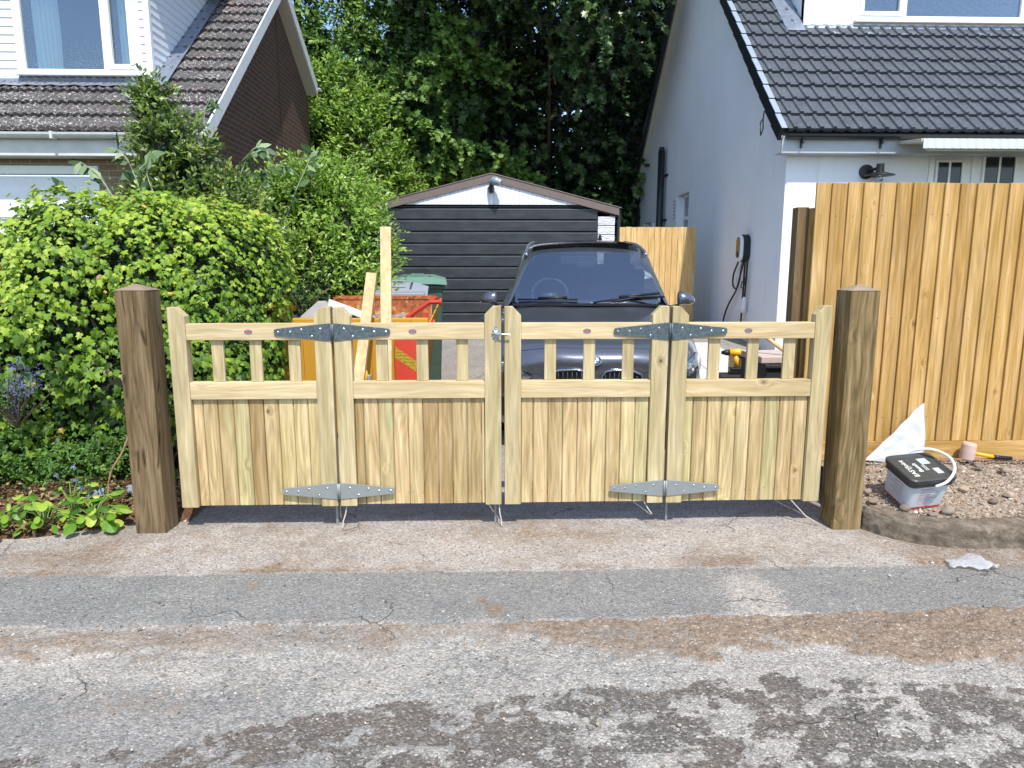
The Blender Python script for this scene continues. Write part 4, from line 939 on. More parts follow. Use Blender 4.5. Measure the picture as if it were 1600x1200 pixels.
m = MB(); m.lathe([(0, -.05), (.055, -.045), (.06, 0)], (.03, GYY - .021, 2.83), 14, 'y'); m.tube([(.03, GYY - .06, 2.80), (.03, GYY - .12, 2.85), (.05, GYY - .18, 2.90)], [.05, .04, .035], 10); m.build('mount', BLACKP, GL, smooth=True)
m = MB(); m.tube(sm([(.03, GYY - .12, 2.93), (.07, GYY - .17, 2.945), (.14, GYY - .22, 2.93), (.19, GYY - .24, 2.90)]), [.05] * 6 + [.07] * 6 + [.06] * 6 + [.045], 12); m.build('lamp_head', plain('grey_lamp_head', S(150, 158, 162), .35, .3), GL, smooth=True)

# ------------------------------------------------------------------ the parked car (local frame: x across, y back from the nose, z up)
CARX, CARY = .83, 5.47
car = thing('parked_car', (CARX, CARY, float(gz(0, CARY)) - .04), 'dark blue-grey car parked nose towards the gate', 'car', rot=(math.atan(.075), 0, R(-5)))
b = NB('dark_metallic_paint'); fl = b.noise(b.obj(), 900, 2, .8); b.set(b.mix(b.rng(fl, .4, .6), S(86, 89, 98), S(112, 116, 126)), .30, .6, .5, 1.0); PAINT = b.m
CGLASS = glass_mat('windscreen_glass', (.62, .68, .72, 1), .28)
TRIM = plain('black_trim', S(26, 27, 29), .45, var=.1); TYRE = plain('tyre_rubber', S(34, 34, 35), .85, var=.15, scale=30)
CHROME = plain('satin_chrome', S(200, 204, 210), .15, .95, var=.05); INT = plain('car_interior', S(66, 70, 76), .7, var=.15, scale=5)
def lerp_tab(tab, y):
    for a, c in zip(tab[:-1], tab[1:]):
        if y <= c[0]: u = (y - a[0]) / (c[0] - a[0]) if c[0] > a[0] else 0; return [a[i] + (c[i] - a[i]) * u for i in range(1, len(a))]
    return list(tab[-1][1:])
#        y     w    ztop  zsh   zbot
BT = [(0.0, .60, .80, .70, .24), (.03, .70, .855, .76, .22), (.10, .80, .905, .80, .20), (.22, .865, .945, .84, .20), (.42, .90, .985, .88, .2), (.75, .91, 1.02, .93, .2), (1.10, .91, 1.055, .97, .2), (1.42, .91, 1.09, 1.0, .2), (2.2, .91, 1.09, 1.03, .2), (3.4, .91, 1.09, 1.05, .2), (4.15, .88, 1.07, 1.03, .24), (4.42, .80, .98, .9, .3), (4.46, .70, .8, .7, .32)]
def sect(y):
    w, zt_, zs, zb_ = lerp_tab(BT, y)
    hood = 1 if y < 1.42 else 0
    P = [(0, zt_ + .012 * hood), (.28 * w, zt_ + .010 * hood), (.40 * w, zt_ + .016 * hood), (.62 * w, zt_ - .004), (.80 * w, zt_ - .030), (.90 * w, zs + (zt_ - zs) * .35), (.965 * w, zs), (1.0 * w, zs - .09), (.985 * w, .62), (1.0 * w, .45), (.98 * w, .30), (.90 * w, zb_), (0, zb_)]
    return P
ysn = [0, .03, .10, .22, .42, .60, .75, .93, 1.10, 1.26, 1.42, 1.8, 2.2, 2.8, 3.4, 3.8, 4.15, 4.42, 4.46]
m = MB(); rows = []
for y in ysn:
    P = sect(y); bend = lambda x: .10 * (abs(x) / .9) ** 2 * (1 - sst(y, .1, 1.5)) + .05 * (abs(x) / .9) ** 2
    full = [(-x, y + float(bend(x)), z) for x, z in P[::-1][:-1]] + [(x, y + float(bend(x)), z) for x, z in P]
    rows.append(full)
nr = len(rows[0]); keep = []
m.add([p for r in rows for p in r], [])
for i in range(len(rows) - 1):
    for j in range(nr - 1):
        if 1.42 <= ysn[i] < 4.1 and 9 <= j <= 14: continue      # open under the cabin
        m.f.append([i * nr + j, i * nr + j + 1, (i + 1) * nr + j + 1, (i + 1) * nr + j]); m.r.append(.5); m.mi.append(0)
m.f += [list(range(nr)), list(range((len(rows)) * nr - 1, (len(rows) - 1) * nr - 1, -1))]; m.r += [.5, .5]; m.mi += [0, 0]
body = m.build('body', PAINT, car, smooth=True, off=False, sub=2)
# cabin
GT_ = [(1.36, .80, .79, .78, 1.075), (2.02, .80, .665, .575, 1.535), (2.35, .82, .67, .58, 1.59), (3.1, .83, .67, .58, 1.61), (3.8, .82, .65, .56, 1.565), (4.15, .80, .62, .53, 1.50), (4.44, .78, .74, .70, 1.06)]
yg = [1.36, 1.58, 1.80, 2.02, 2.35, 2.7, 3.1, 3.5, 3.8, 4.15, 4.44]
rows = []
for y in yg:
    wb, wu, wr, zr_ = lerp_tab(GT_, y); zb_ = 1.03 if y > 1.4 else 1.04
    if y < 2.02:
        u = (y - 1.36) / .66; zr_ = 1.075 + .46 * (u ** .93)
    crown = .028 if y > 1.9 else .012
    bnd = lambda x: .17 * (abs(x) / .8) ** 2 * (1 if y < 2.1 else .5 if y < 2.5 else 0)
    P = [(0, zr_ + crown), (.3 * wr, zr_ + crown * .9), (.7 * wr, zr_ + crown * .5), (.97 * wr, zr_ - .0), (wr + (wu - wr) * .75, zr_ - .035 * min(1, (y - 1.3) * 2)), (wu + (wb - wu) * .15, zr_ + (zb_ - zr_) * .18), (wu + (wb - wu) * .6, zr_ + (zb_ - zr_) * .62), (wb, zb_)]
    rows.append([(-x, y + bnd(x), z) for x, z in P[::-1][:-1]] + [(x, y + bnd(x), z) for x, z in P])
nr = len(rows[0]); mp, mw, ms = MB(), MB(), MB()
for q in (mp, mw, ms): q.add([p for r in rows for p in r], [])
for i in range(len(rows) - 1):
    for j in range(nr - 1):
        k = [i * nr + j, i * nr + j + 1, (i + 1) * nr + j + 1, (i + 1) * nr + j]
        ws = yg[i] < 2.02 and 4 <= j <= 9; rw = yg[i] >= 4.1 and 4 <= j <= 9
        sw = j in (1, nr - 3) and 2.0 <= yg[i] < 3.9 and True or (j in (0, nr - 2) and 2.0 <= yg[i] < 3.9)
        q = mw if ws else ms if (rw or (sw and j in (0, 1, nr - 3, nr - 2))) else mp
        q.f.append(k); q.r.append(.5); q.mi.append(0)
def weld(o):
    bm = bmesh.new(); bm.from_mesh(o.data); lo = [v for v in bm.verts if not v.link_faces]; bmesh.ops.delete(bm, geom=lo, context='VERTS'); bm.to_mesh(o.data); bm.free()
cab = mp.build('roof_and_pillars', PAINT, car, smooth=True, off=False, sub=1); weld(cab)
wsn = mw.build('windscreen', CGLASS, car, smooth=True, off=False, sub=1); weld(wsn)
sw_ = ms.build('side_glass', CGLASS, car, smooth=True, off=False, sub=1); weld(sw_)
bpy.context.view_layer.update()
def bvh_of(objs):
    V = []; F = []
    dg = bpy.context.evaluated_depsgraph_get()
    for o in objs:
        e = o.evaluated_get(dg).to_mesh(); k = len(V); V += [v.co.copy() for v in e.vertices]; F += [[k + i for i in p.vertices] for p in e.polygons]
    return BVHTree.FromPolygons(V, F)
bv = bvh_of([body])
def patch(poly, off, name, mat, parent, res=.012, origin=-1.5, th=None, bvh=None):
    """polygon in (x,z) laid on the car's front surface, standing off by off"""
    bm = bmesh.new(); vs = [bm.verts.new((p[0], 0, p[1])) for p in poly]; f = bm.faces.new(vs)
    bmesh.ops.triangulate(bm, faces=[f]); 
    for _ in range(3):
        lg = [e for e in bm.edges if e.calc_length() > res * 2.5]
        if not lg: break
        bmesh.ops.subdivide_edges(bm, edges=lg, cuts=1, use_grid_fill=False); bmesh.ops.triangulate(bm, faces=bm.faces[:])
    for v in bm.verts:
        h = (bvh or bv).ray_cast(Vector((v.co.x, origin, v.co.z)), Vector((0, 1, 0)))
        if h[0] is not None: v.co = h[0] + (h[1] * (1 if h[1].y < 0 else -1)) * off
        else: v.co.y = .3
    if th:
        r = bmesh.ops.extrude_face_region(bm, geom=bm.faces[:]); bmesh.ops.translate(bm, verts=[g for g in r['geom'] if isinstance(g, bmesh.types.BMVert)], vec=(0, -th, 0))
    bmesh.ops.recalc_face_normals(bm, faces=bm.faces); me = bpy.data.meshes.new(name); bm.to_mesh(me); bm.free(); me.materials.append(mat)
    me.polygons.foreach_set('use_smooth', [True] * len(me.polygons))
    o = bpy.data.objects.new(name, me); COL.objects.link(o); o.parent = parent; return o
HL = plain('headlight_housing', S(120, 130, 142), .12, .6, var=.3, scale=16); LENS = glass_mat('lamp_lens', (.85, .88, .9, 1), .18)
for s_ in (-1, 1):
    kid = [(s_ * .045, .52), (s_ * .05, .71), (s_ * .075, .752), (s_ * .15, .765), (s_ * .29, .755), (s_ * .36, .725), (s_ * .385, .66), (s_ * .33, .54), (s_ * .25, .50), (s_ * .08, .50)]
    g = patch(kid, .006, 'kidney_grille', TRIM, car)
    m = MB(); pts = []
    for p in kid + kid[:1]:
        h = bv.ray_cast(Vector((p[0], -1.5, p[1])), Vector((0, 1, 0))); pts.append(h[0] + Vector((0, -.012, 0)))
    m.tube(pts, .009, 8); m.build('grille_surround', CHROME, g, smooth=True, off=False)
    m = MB()
    for k in range(9):
        x = s_ * (.075 + k * .036); zt2_ = .745 if k < 7 else .71 - (k - 7) * .03; pp = []
        for z in (.515, .6, .68, zt2_): h = bv.ray_cast(Vector((x, -1.5, z)), Vector((0, 1, 0))); pp.append(h[0] + Vector((0, -.010, 0)))
        m.tube(pp, .0045, 6)
    m.build('grille_slats', plain('grille_slat_grey', S(96, 100, 106), .3, .6), g, smooth=True, off=False)
    hl = [(s_ * .50, .70), (s_ * .56, .74), (s_ * .72, .80), (s_ * .83, .835), (s_ * .865, .82), (s_ * .85, .72), (s_ * .80, .66), (s_ * .64, .64), (s_ * .53, .66)]
    h_ = patch(hl, .004, 'headlight', HL, car, origin=-1.5)
    for (cx_, cz_, r_) in ((.62, .70, .048), (.755, .735, .052)):
        q = bv.ray_cast(Vector((s_ * cx_, -1.5, cz_)), Vector((0, 1, 0)))[0]
        m = MB(); m.lathe([(0, -.006), (r_ * .55, -.008), (r_ * .7, -.016), (r_, -.018), (r_, .01)], (q.x, q.y + .0, q.z), 20, 'y'); m.build('projector', CHROME, h_, smooth=True, off=False)
        m = MB()
        for k in range(5): m.lathe([(0, -.004), (.012, 0), (.012, .012)], (q.x + r_ * .45 * math.cos(k * 1.26), q.y - .022, q.z + r_ * .45 * math.sin(k * 1.26)), 8, 'y')
        m.build('led_lens', WHITEP, h_, off=False)
    patch(hl, .032, 'headlight_lens', LENS, h_)
    m = MB(); pts = []
    for p in hl + hl[:1]: pts.append(bv.ray_cast(Vector((p[0], -1.5, p[1])), Vector((0, 1, 0)))[0] + Vector((0, -.004, 0)))
    m.tube(pts, .007, 6); m.build('headlight_rim', TRIM, h_, smooth=True, off=False)
    patch([(s_ * .52, .34), (s_ * .82, .34), (s_ * .84, .50), (s_ * .60, .50)], .005, 'air_intake', TRIM, car)
    # mirrors
    mm = MB()
    mm.tube([(s_ * .80, 1.72, 1.02), (s_ * .92, 1.70, 1.045)], .022, 8); mir = mm.build('door_mirror', TRIM, car, smooth=True, off=False)
    bm = bmesh.new(); bmesh.ops.create_icosphere(bm, subdivisions=3, radius=1)
    for v in bm.verts:
        x, y, z = v.co; z = max(z, -.6); y = min(y, .35); x = max(x, -.72)
        t_ = 1 - .30 * x
        v.co = (s_ * (.975 + .105 * x), 1.70 + .09 * y + .02 * x, 1.112 + .075 * z * t_ - .012 * x)
    bmesh.ops.recalc_face_normals(bm, faces=bm.faces)
    me = bpy.data.meshes.new('mirror_shell'); bm.to_mesh(me); bm.free(); me.materials.append(PAINT); me.polygons.foreach_set('use_smooth', [True] * len(me.polygons))
    o = bpy.data.objects.new('mirror_shell', me); COL.objects.link(o); o.parent = mir
    # roof rails
    m = MB(); m.tube(sm([(s_ * .62, 2.08, 1.525), (s_ * .62, 2.25, 1.555), (s_ * .62, 2.9, 1.585), (s_ * .61, 3.6, 1.575), (s_ * .59, 4.0, 1.57)]), .016, 8); m.build('roof_rail', plain('rail_alloy', S(150, 160, 176), .3, .7), car, smooth=True, off=False)
    # wheels
    for y in (.86, 3.53):
        wx = s_ * .80
        m = MB(); M = Matrix.Translation((wx, y, .335)); m.lathe([(.20, -.11), (.30, -.115), (.328, -.08), (.335, 0), (.328, .08), (.30, .115), (.20, .11)], (0, 0, 0), 32, 'x', M); wh = m.build('wheel', TYRE, car, smooth=True, off=False)
        m = MB(); m.lathe([(0, -.02), (.05, -.03), (.21, -.01), (.225, .03), (.225, -.03)], (0, 0, 0), 28, 'x', Matrix.Translation((wx + s_ * .09, y, .335)))
        for k in range(5):
            a = k * 1.2566; M2 = Matrix.Translation((wx + s_ * .105, y, .335)) @ Matrix.Rotation(a, 4, 'X'); m.box(-.012, .012, -.025, .025, .03, .215, M2)
        m.build('rim', CHROME, wh, off=False)
        m = MB(); A = [(y - .40 * math.cos(t), .335 + .40 * math.sin(t)) for t in [i * math.pi / 14 for i in range(15)]]; B = [(y - .345 * math.cos(t), .335 + .345 * math.sin(t)) for t in [i * math.pi / 14 for i in range(15)]]
        m.prism(A + B[::-1], 'x', s_ * .80, s_ * .922); m.build('wheel_arch', TRIM, car, off=False)
patch([(-.45, .26), (.45, .26), (.50, .42), (-.50, .42)], .005, 'lower_grille', TRIM, car)
m = MB()
for s_ in (-1, 1): m.box(s_ * .955, s_ * .955 + .001, 0, 0, 0, 0) if False else None
# emblem: chrome ring, black band, blue and white quarters
ez = .835; q = bv.ray_cast(Vector((0, -1.5, ez)), Vector((0, 1, 0))); en = q[1] if q[1].y < 0 else -q[1]
EM = Matrix.Translation(q[0] + en * .003) @ (-en).to_track_quat('Y', 'Z').to_matrix().to_4x4()
m = MB(); m.lathe([(0, -.004), (.040, -.006), (.044, -.004), (.044, .01)], (0, 0, 0), 28, 'y', EM); em = m.build('round_emblem', CHROME, car, smooth=False, off=False)
m = MB(); m.lathe([(.024, -.0072), (.0385, -.0072), (.0385, -.005), (.024, -.005)], (0, 0, 0), 28, 'y', EM); m.build('emblem_band', BLACKP, em, off=False)
BLU = plain('emblem_blue', S(40, 120, 190), .3); 
for k in range(4):
    m = MB(); m.prism([(0, 0)] + [(.024 * math.cos(t), .024 * math.sin(t)) for t in [k * math.pi / 2 + i * math.pi / 12 for i in range(7)]], 'y', -.0085, -.005, EM); m.build('emblem_quarter', BLU if k % 2 else WHITEP, em, off=False)
TX = EM @ Matrix.Rotation(R(90), 4, 'X')
for ch, ang in (('B', 35), ('M', 0), ('W', -35)):
    text_mesh('emblem_letter', ch, .0125, WHITEP, em, EM @ Matrix.Rotation(R(-ang), 4, 'Y') @ Matrix.Translation((0, -.0078, .0312)) @ Matrix.Rotation(R(90), 4, 'X'), .0002)
# bonnet shut line and cowl, wipers, interior
m = MB(); pts = []
for i in range(25):
    x = -.74 + 1.48 * i / 24; y_ = .115 + .10 * (abs(x) / .74) ** 2.4
    h = bv.ray_cast(Vector((x, y_, 2)), Vector((0, 0, -1)))
    if h[0] is not None: pts.append(h[0] + Vector((0, 0, .0005)))
m.tube(pts, .0028, 5); m.build('bonnet_seam', TRIM, car, off=False)
m = MB(); G = []
for i in range(21):
    x = -.74 + .074 * i; bd = .17 * (abs(x) / .8) ** 2; G.append([(x, 1.28 + bd * .9, 1.098 - .02 * (x / .74) ** 2), (x, 1.40 + bd, 1.108 - .02 * (x / .74) ** 2)])
m.grid(G); m.build('cowl', TRIM, car, off=False, fix=False)
bw = bvh_of([wsn])
def on_ws(x, z, off=.015):
    h = bw.ray_cast(Vector((x, -1, z)), Vector((0, 1, 0))); return (h[0] + Vector((0, -off, off * .6))) if h[0] is not None else Vector((x, 1.4 + .17 * x * x, z))
m = MB(); m.tube([on_ws(-.12 + .02, 1.13, .02), on_ws(-.35, 1.125, .02), on_ws(-.68, 1.115, .02)], .010, 6); m.tube([on_ws(.74, 1.16, .02), on_ws(.4, 1.145, .022), on_ws(.05, 1.105, .02)], .011, 6)
m.tube([on_ws(.70, 1.165, .03), on_ws(.3, 1.145, .035)], .014, 6); m.tube([on_ws(-.2, 1.14, .035), on_ws(-.48, 1.13, .03)], .013, 6); m.build('wiper', TRIM, car, off=False, smooth=True)
it = MB(); it.box(-.76, .76, 1.62, 2.05, .90, 1.06); it.box(-.74, .74, 1.62, 4.1, .45, .5); it.box(-.72, -.08, 2.85, 3.05, .6, 1.3); it.box(.08, .72, 2.85, 3.05, .6, 1.3)
it.box(-.55, -.25, 2.88, 3.0, 1.32, 1.50); it.box(.25, .55, 2.88, 3.0, 1.32, 1.50); it.box(-.7, .7, 3.7, 3.85, .6, 1.3); itn = it.build('interior', INT, car, off=False, bevel=.03)
sw2 = MB(); sw2.tube([(-.37 + .19 * math.cos(t), 2.16 + .05 * math.sin(t), 1.09 + .175 * math.sin(t)) for t in [i * 2 * math.pi / 28 for i in range(29)]], .017, 8); sw2.box(-.45, -.29, 2.14, 2.18, 1.02, 1.12); sw2.build('steering_wheel', plain('grey_wheel_rim', S(86, 92, 100), .4), itn, off=False, smooth=True)
m = MB(); m.box(-.09, .09, 1.98, 2.02, 1.40, 1.455); m.build('rear_view_mirror', INT, itn, off=False, bevel=.01)
m = MB(); m.box(.04, .26, 1.70, 1.82, 1.062, 1.066); m.build('papers', WHITEP, itn, off=False)
m = MB(); m.tube([(.25, 3.7, 1.60), (.26, 3.82, 1.66), (.26, 3.86, 1.665)], [.03, .015, .006], 8); m.build('roof_aerial', TRIM, car, off=False)
h0 = bvh_of([cab])
m = MB(); G = []
for i in range(31):
    x = -.56 + 1.12 * i / 30; G.append([])
    for j in range(8):
        y = 2.22 + j * .12; h = h0.ray_cast(Vector((x, y, 3)), Vector((0, 0, -1)))
        G[-1].append(tuple(h[0] + Vector((0, 0, .004))) if h[0] is not None else (x, y, 1.6))
m.grid(G); m.build('sunroof', plain('dark_roof_glass', S(16, 18, 22), .05, var=.05), car, off=False, smooth=True, fix=False)

# ------------------------------------------------------------------ skip, bins, loose timber
def rust_mat(name, base, rustamt):
    b = NB(name); v = b.obj(); n = b.noise(v, 5, 6, .72); n2 = b.noise(b.mapv(v, (9, 9, 1.5)), 3, 5, .7)
    rc = b.ramp(b.noise(v, 18, 5, .7), [(.3, S(112, 66, 44)), (.5, S(168, 92, 52)), (.7, S(206, 128, 70))])
    c = b.mix(b.rng(b.math('ADD', b.math('MULTIPLY', n, .6), b.math('MULTIPLY', n2, .4)), .62 - rustamt, .66 - rustamt), base, rc)
    c = b.mix(b.rng(b.noise(v, 3.2, 4, .6), .62, .66, 0, .9 if rustamt > .1 else 0), c, S(178, 168, 158))
    b.bump(n2, .5, .004); return b.set(c, .65, .1, .35)
YEL = rust_mat('yellow_skip_paint', S(196, 146, 46), .03); RUSTY = rust_mat('rusty_orange_steel', S(200, 150, 96), .21); REDP = rust_mat('red_skip_paint', S(186, 62, 44), .0)
SX0, SX1, SY0, SY1 = -1.92, -.52, 5.95, 7.05; sz = .15
SK = thing('waste_skip', (-1.2, 6.5, sz), 'yellow steel skip with rusty inside and red end braces, behind the gate', 'skip')
zt_ = 1.16; ztb = 1.265
m = MB()
# long sides and base (tapered bottom)
zr = lambda y: zt_ + (ztb - zt_) * (y - SY0) / (SY1 - SY0)
bx0, bx1, by0, by1 = SX0 + .25, SX1 - .16, SY0 + .07, SY1 - .05
def plate(m, a, b_, c, d, th=.012):
    a, b_, c, d = map(Vector, (a, b_, c, d)); n_ = (b_ - a).cross(d - a).normalized() * th; m.add([a, b_, c, d, a + n_, b_ + n_, c + n_, d + n_], [(0, 1, 2, 3), (7, 6, 5, 4), (0, 4, 5, 1), (1, 5, 6, 2), (2, 6, 7, 3), (3, 7, 4, 0)])
plate(m, (bx0, by0, sz), (bx1, by0, sz), (SX1, SY0, zr(SY0) - .05), (SX0, SY0, zr(SY0) - .05))
plate(m, (bx0, by0, sz), (bx0, by1, sz), (SX0, SY1, ztb - .05), (SX0, SY0, zr(SY0) - .05)); plate(m, (bx1, by0, sz), (bx1, by1, sz), (SX1, SY1, ztb - .05), (SX1, SY0, zr(SY0) - .05))
plate(m, (bx0, by0, sz), (bx1, by0, sz), (bx1, by1, sz), (bx0, by1, sz))
m.build('skip_body', YEL, SK)
m = MB(); plate(m, (bx0 + .02, by1, sz), (bx1, by1, sz), (SX1 - .04, SY1, ztb + .02), (SX0 + .38, SY1, ztb + .02)); m.box(SX0 + .4, SX1 - .02, SY1 - .02, SY1 + .03, ztb, ztb + .035); m.build('rear_panel', RUSTY, SK)
m = MB(); m.box(SX0 - .02, SX1 + .0, SY0 - .03, SY0 + .05, zr(SY0) - .085, zr(SY0) - .0); m.box(SX0 - .02, SX0 + .05, SY0 + .051, SY1, 1.16, 1.24); m.build('rim_rail', YEL, SK, bevel=.008)
for x in (-1.60, -1.32, -1.03, -.84, -.62):
    m = MB(); u = .5; m.prism([(SY0 - .035, zr(SY0) - .09), (SY0 + .02, zr(SY0) - .09), (by0 + .01, sz + .02), (by0 - .04, sz + .02)], 'x', x - .03, x + .03); m.build('side_rib', YEL, SK, bevel=.004)
m = MB(); q0, q1 = (SX1 - .17, SY0 + .0, zr(SY0) - .0), (SX1 + .0, SY1 - .04, ztb + .03)
plate(m, (SX1 - .19, SY0 + .02, 1.15), (SX1 - .155, SY0 + .02, 1.15), (SX1 + .03, SY1 - .3, 1.275), (SX1 - .005, SY1 - .3, 1.275), .03); m.box(SX1 - .045, SX1 - .005, SY0 + .03, SY0 + .09, .5, 1.2); m.build('end_brace', REDP, SK)
for z_, x_, y_ in ((1.27, SX1 - .02, SY0 + .45), (1.11, SX1 - .05, SY0 + .02)):
    m = MB(); m.tube([(x_, y_, z_), (x_ + .09, y_, z_)], .020, 12); m.tube([(x_ + .09, y_, z_), (x_ + .108, y_, z_)], .036, 14); m.build('lifting_pin', REDP, SK, smooth=False)
# hazard board: red with hatched band
m = MB(); hb = (-.80, -.605, .62, 1.0); yy = SY0 - .045
m.box(hb[0], hb[1], yy - .008, yy, hb[2], hb[3]); hz = m.build('hazard_board', plain('signal_red_board', S(196, 66, 46), .45, var=.06), SK)
m = MB(); m.prism([(hb[0], .93), (hb[1], .79), (hb[1], .70), (hb[0], .83)], 'y', yy - .0095, yy - .0082)
b = NB('hatched_yellow'); v_ = b.obj(); w_ = b.n('ShaderNodeTexWave', wave_type='BANDS'); w_.bands_direction = 'Z'; b.l(v_, w_.inputs[0]); w_.inputs['Scale'].default_value = 26; w_.inputs['Distortion'].default_value = 3; w_.inputs['Detail Scale'].default_value = 6
HATCH = b.set(b.ramp(w_.outputs[0], [(.35, S(80, 66, 26)), (.55, S(206, 170, 40))]), .6)
m.build('hatched_band', HATCH, hz)
m = MB(); m.box(-1.86, -1.72, SY0 - .06, SY0 - .05, .72, .98); m.build('red_plate', REDP, SK)
# things in the skip: pale boards and a grey ridge slab
o = MB().rnd(); o.add([(-1.66, 6.15, 1.14), (-1.34, 6.12, 1.16), (-1.36, 6.62, 1.20), (-1.64, 6.62, 1.20), (-1.52, 6.33, 1.285), (-1.46, 6.35, 1.285)], [(0, 1, 5, 4), (1, 2, 5), (2, 3, 4, 5), (3, 0, 4), (3, 2, 1, 0)])
tag(o.build('grey_capping', plain('grey_concrete_cap', S(146, 142, 136), .85, var=.08, bump=.3)), 'grey pyramid shaped concrete coping lying in the skip', 'coping stone')
o = MB().rnd(); M = Matrix.Translation((-1.30, 6.5, 1.2)) @ Matrix.Rotation(R(22), 4, 'Y') @ Matrix.Rotation(R(12), 4, 'Z'); o.box(-.18, .16, -.2, .2, -.006, .008, M)
tag(o.build('scrap_board', WHITEP, bevel=.002), 'thin white scrap board sticking out of the skip beside the grey coping', 'scrap board')
o = MB(); rs = random.Random(4)
for k in range(26): o.rnd(rs.random()); o.blob((rs.uniform(-1.85, -.75), rs.uniform(6.1, 6.95), rs.uniform(1.0, 1.12)), (rs.uniform(.06, .14), rs.uniform(.06, .14), rs.uniform(.04, .09)), k, sub=1)
q = tag(o.build('rubble', SOIL), 'heap of rubble and soil filling the yellow skip', 'rubble'); q['kind'] = 'stuff'
def plank(a, b_, w, t_, label, rot=0):
    a, b_ = Vector(a), Vector(b_); d = b_ - a; L = d.length; M = Matrix.Translation(a) @ d.to_track_quat('Z', 'Y').to_matrix().to_4x4() @ Matrix.Rotation(R(rot), 4, 'Z')
    T = MB().rnd(); T.box(-w / 2, w / 2, -t_ / 2, t_ / 2, 0, L, M); o = T.build('timber_plank', RAW, bevel=.002); return tag(o, label, 'timber plank', 'raw planks leaning on the skip')
plank((-.80, 5.28, .06), (-.845, 5.90, 1.90), .085, .045, 'taller raw timber plank standing upright against the skip, pencil marks on its face')
plank((-1.10, 5.30, .06), (-.965, 5.88, 1.53), .085, .045, 'shorter raw timber plank leaning to the right against the skip', 10)
def bin_(x, y, w, d, h, mats, label, lidlift=0, rot=0):
    z0 = float(gz(x, y)); T = thing('wheelie_bin', (x, y, z0), label, 'wheelie bin', 'wheelie bins', rot=(0, 0, R(rot))); T.location = (x, y, z0)
    m = MB(); a, c = w / 2, d / 2
    lo = [(-a * .82, -c * .78, .04), (a * .82, -c * .78, .04), (a * .82, c * .8, .04), (-a * .82, c * .8, .04)]; hi = [(-a * .96, -c, h), (a * .96, -c, h), (a * .96, c, h), (-a * .96, c, h)]
    m.add(lo + hi, [(0, 1, 5, 4), (1, 2, 6, 5), (2, 3, 7, 6), (3, 0, 4, 7), (3, 2, 1, 0)]); m.build('bin_body', mats[0], T, off=False, bevel=.02)
    m = MB(); m.box(-a * 1.0, a * 1.0, -c * 1.03, c * 1.03, h - .05, h - .012); m.build('bin_rim', mats[0], T, off=False, bevel=.008)
    m = MB(); e = .03
    G = [[(-a - e, -c - .05, h), (-a * .6, -c - .06, h + .01), (a * .6, -c - .06, h + .01), (a + e, -c - .05, h)], [(-a - e * .8, -c * .8, h + .045), (-a * .6, -c * .8, h + .075), (a * .6, -c * .8, h + .075), (a + e * .8, -c * .8, h + .045)],
         [(-a - e * .8, c * .7, h + .06), (-a * .6, c * .7, h + .10), (a * .6, c * .7, h + .10), (a + e * .8, c * .7, h + .06)], [(-a - e, c + .04, h + .0), (-a * .6, c + .06, h + .02), (a * .6, c + .06, h + .02), (a + e, c + .04, h)]]
    m.grid(G); m.v = [tuple(Matrix.Rotation(R(lidlift), 4, 'X') @ (Vector(p) - Vector((0, c, h))) + Vector((0, c, h))) for p in m.v]
    ld = m.build('bin_lid', mats[1], T, off=False, smooth=False, fix=False); md = ld.modifiers.new('s', 'SOLIDIFY'); md.thickness = .012
    md = ld.modifiers.new('b', 'BEVEL'); md.width = .006; md.segments = 2
    m = MB(); m.box(-.07, .07, -c * .35, -c * .25, h + .098, h + .112); m.box(-a * .5, -a * .42, -c * .6, c * .6, h + .085, h + .10); m.box(a * .42, a * .5, -c * .6, c * .6, h + .085, h + .10)
    m.build('lid_ribs', mats[1], ld, off=False, bevel=.003)
    m = MB(); m.tube([(-a * .7, c + .07, h - .03), (a * .7, c + .07, h - .03)], .014, 8); m.build('bin_handle', mats[0], T, off=False)
    for s_ in (-1, 1): m = MB(); m.lathe([(0, -.025), (.09, -.025), (.1, -.015), (.1, .015), (.09, .025), (0, .025)], (s_ * a * .75, c * .9, .1), 18, 'x'); m.build('wheel', BLACKP, T, off=False)
    return T
GRN = plain('green_bin_plastic', S(98, 130, 114), .5, var=.06); GRND = plain('dark_green_bin_plastic', S(66, 84, 70), .55, var=.08); GRY = plain('grey_bin_plastic', S(142, 146, 152), .45, var=.06)
bin_(-.80, 7.98, .58, .66, 1.13, (GRND, GRN), 'green wheelie bin with a lighter green lid in front of the black garage door', 0, 4)
bin_(-.93, 7.36, .54, .40, 1.12, (GRY, GRY), 'grey wheelie bin with raised lid between the skip and the green bin', 14, 2)

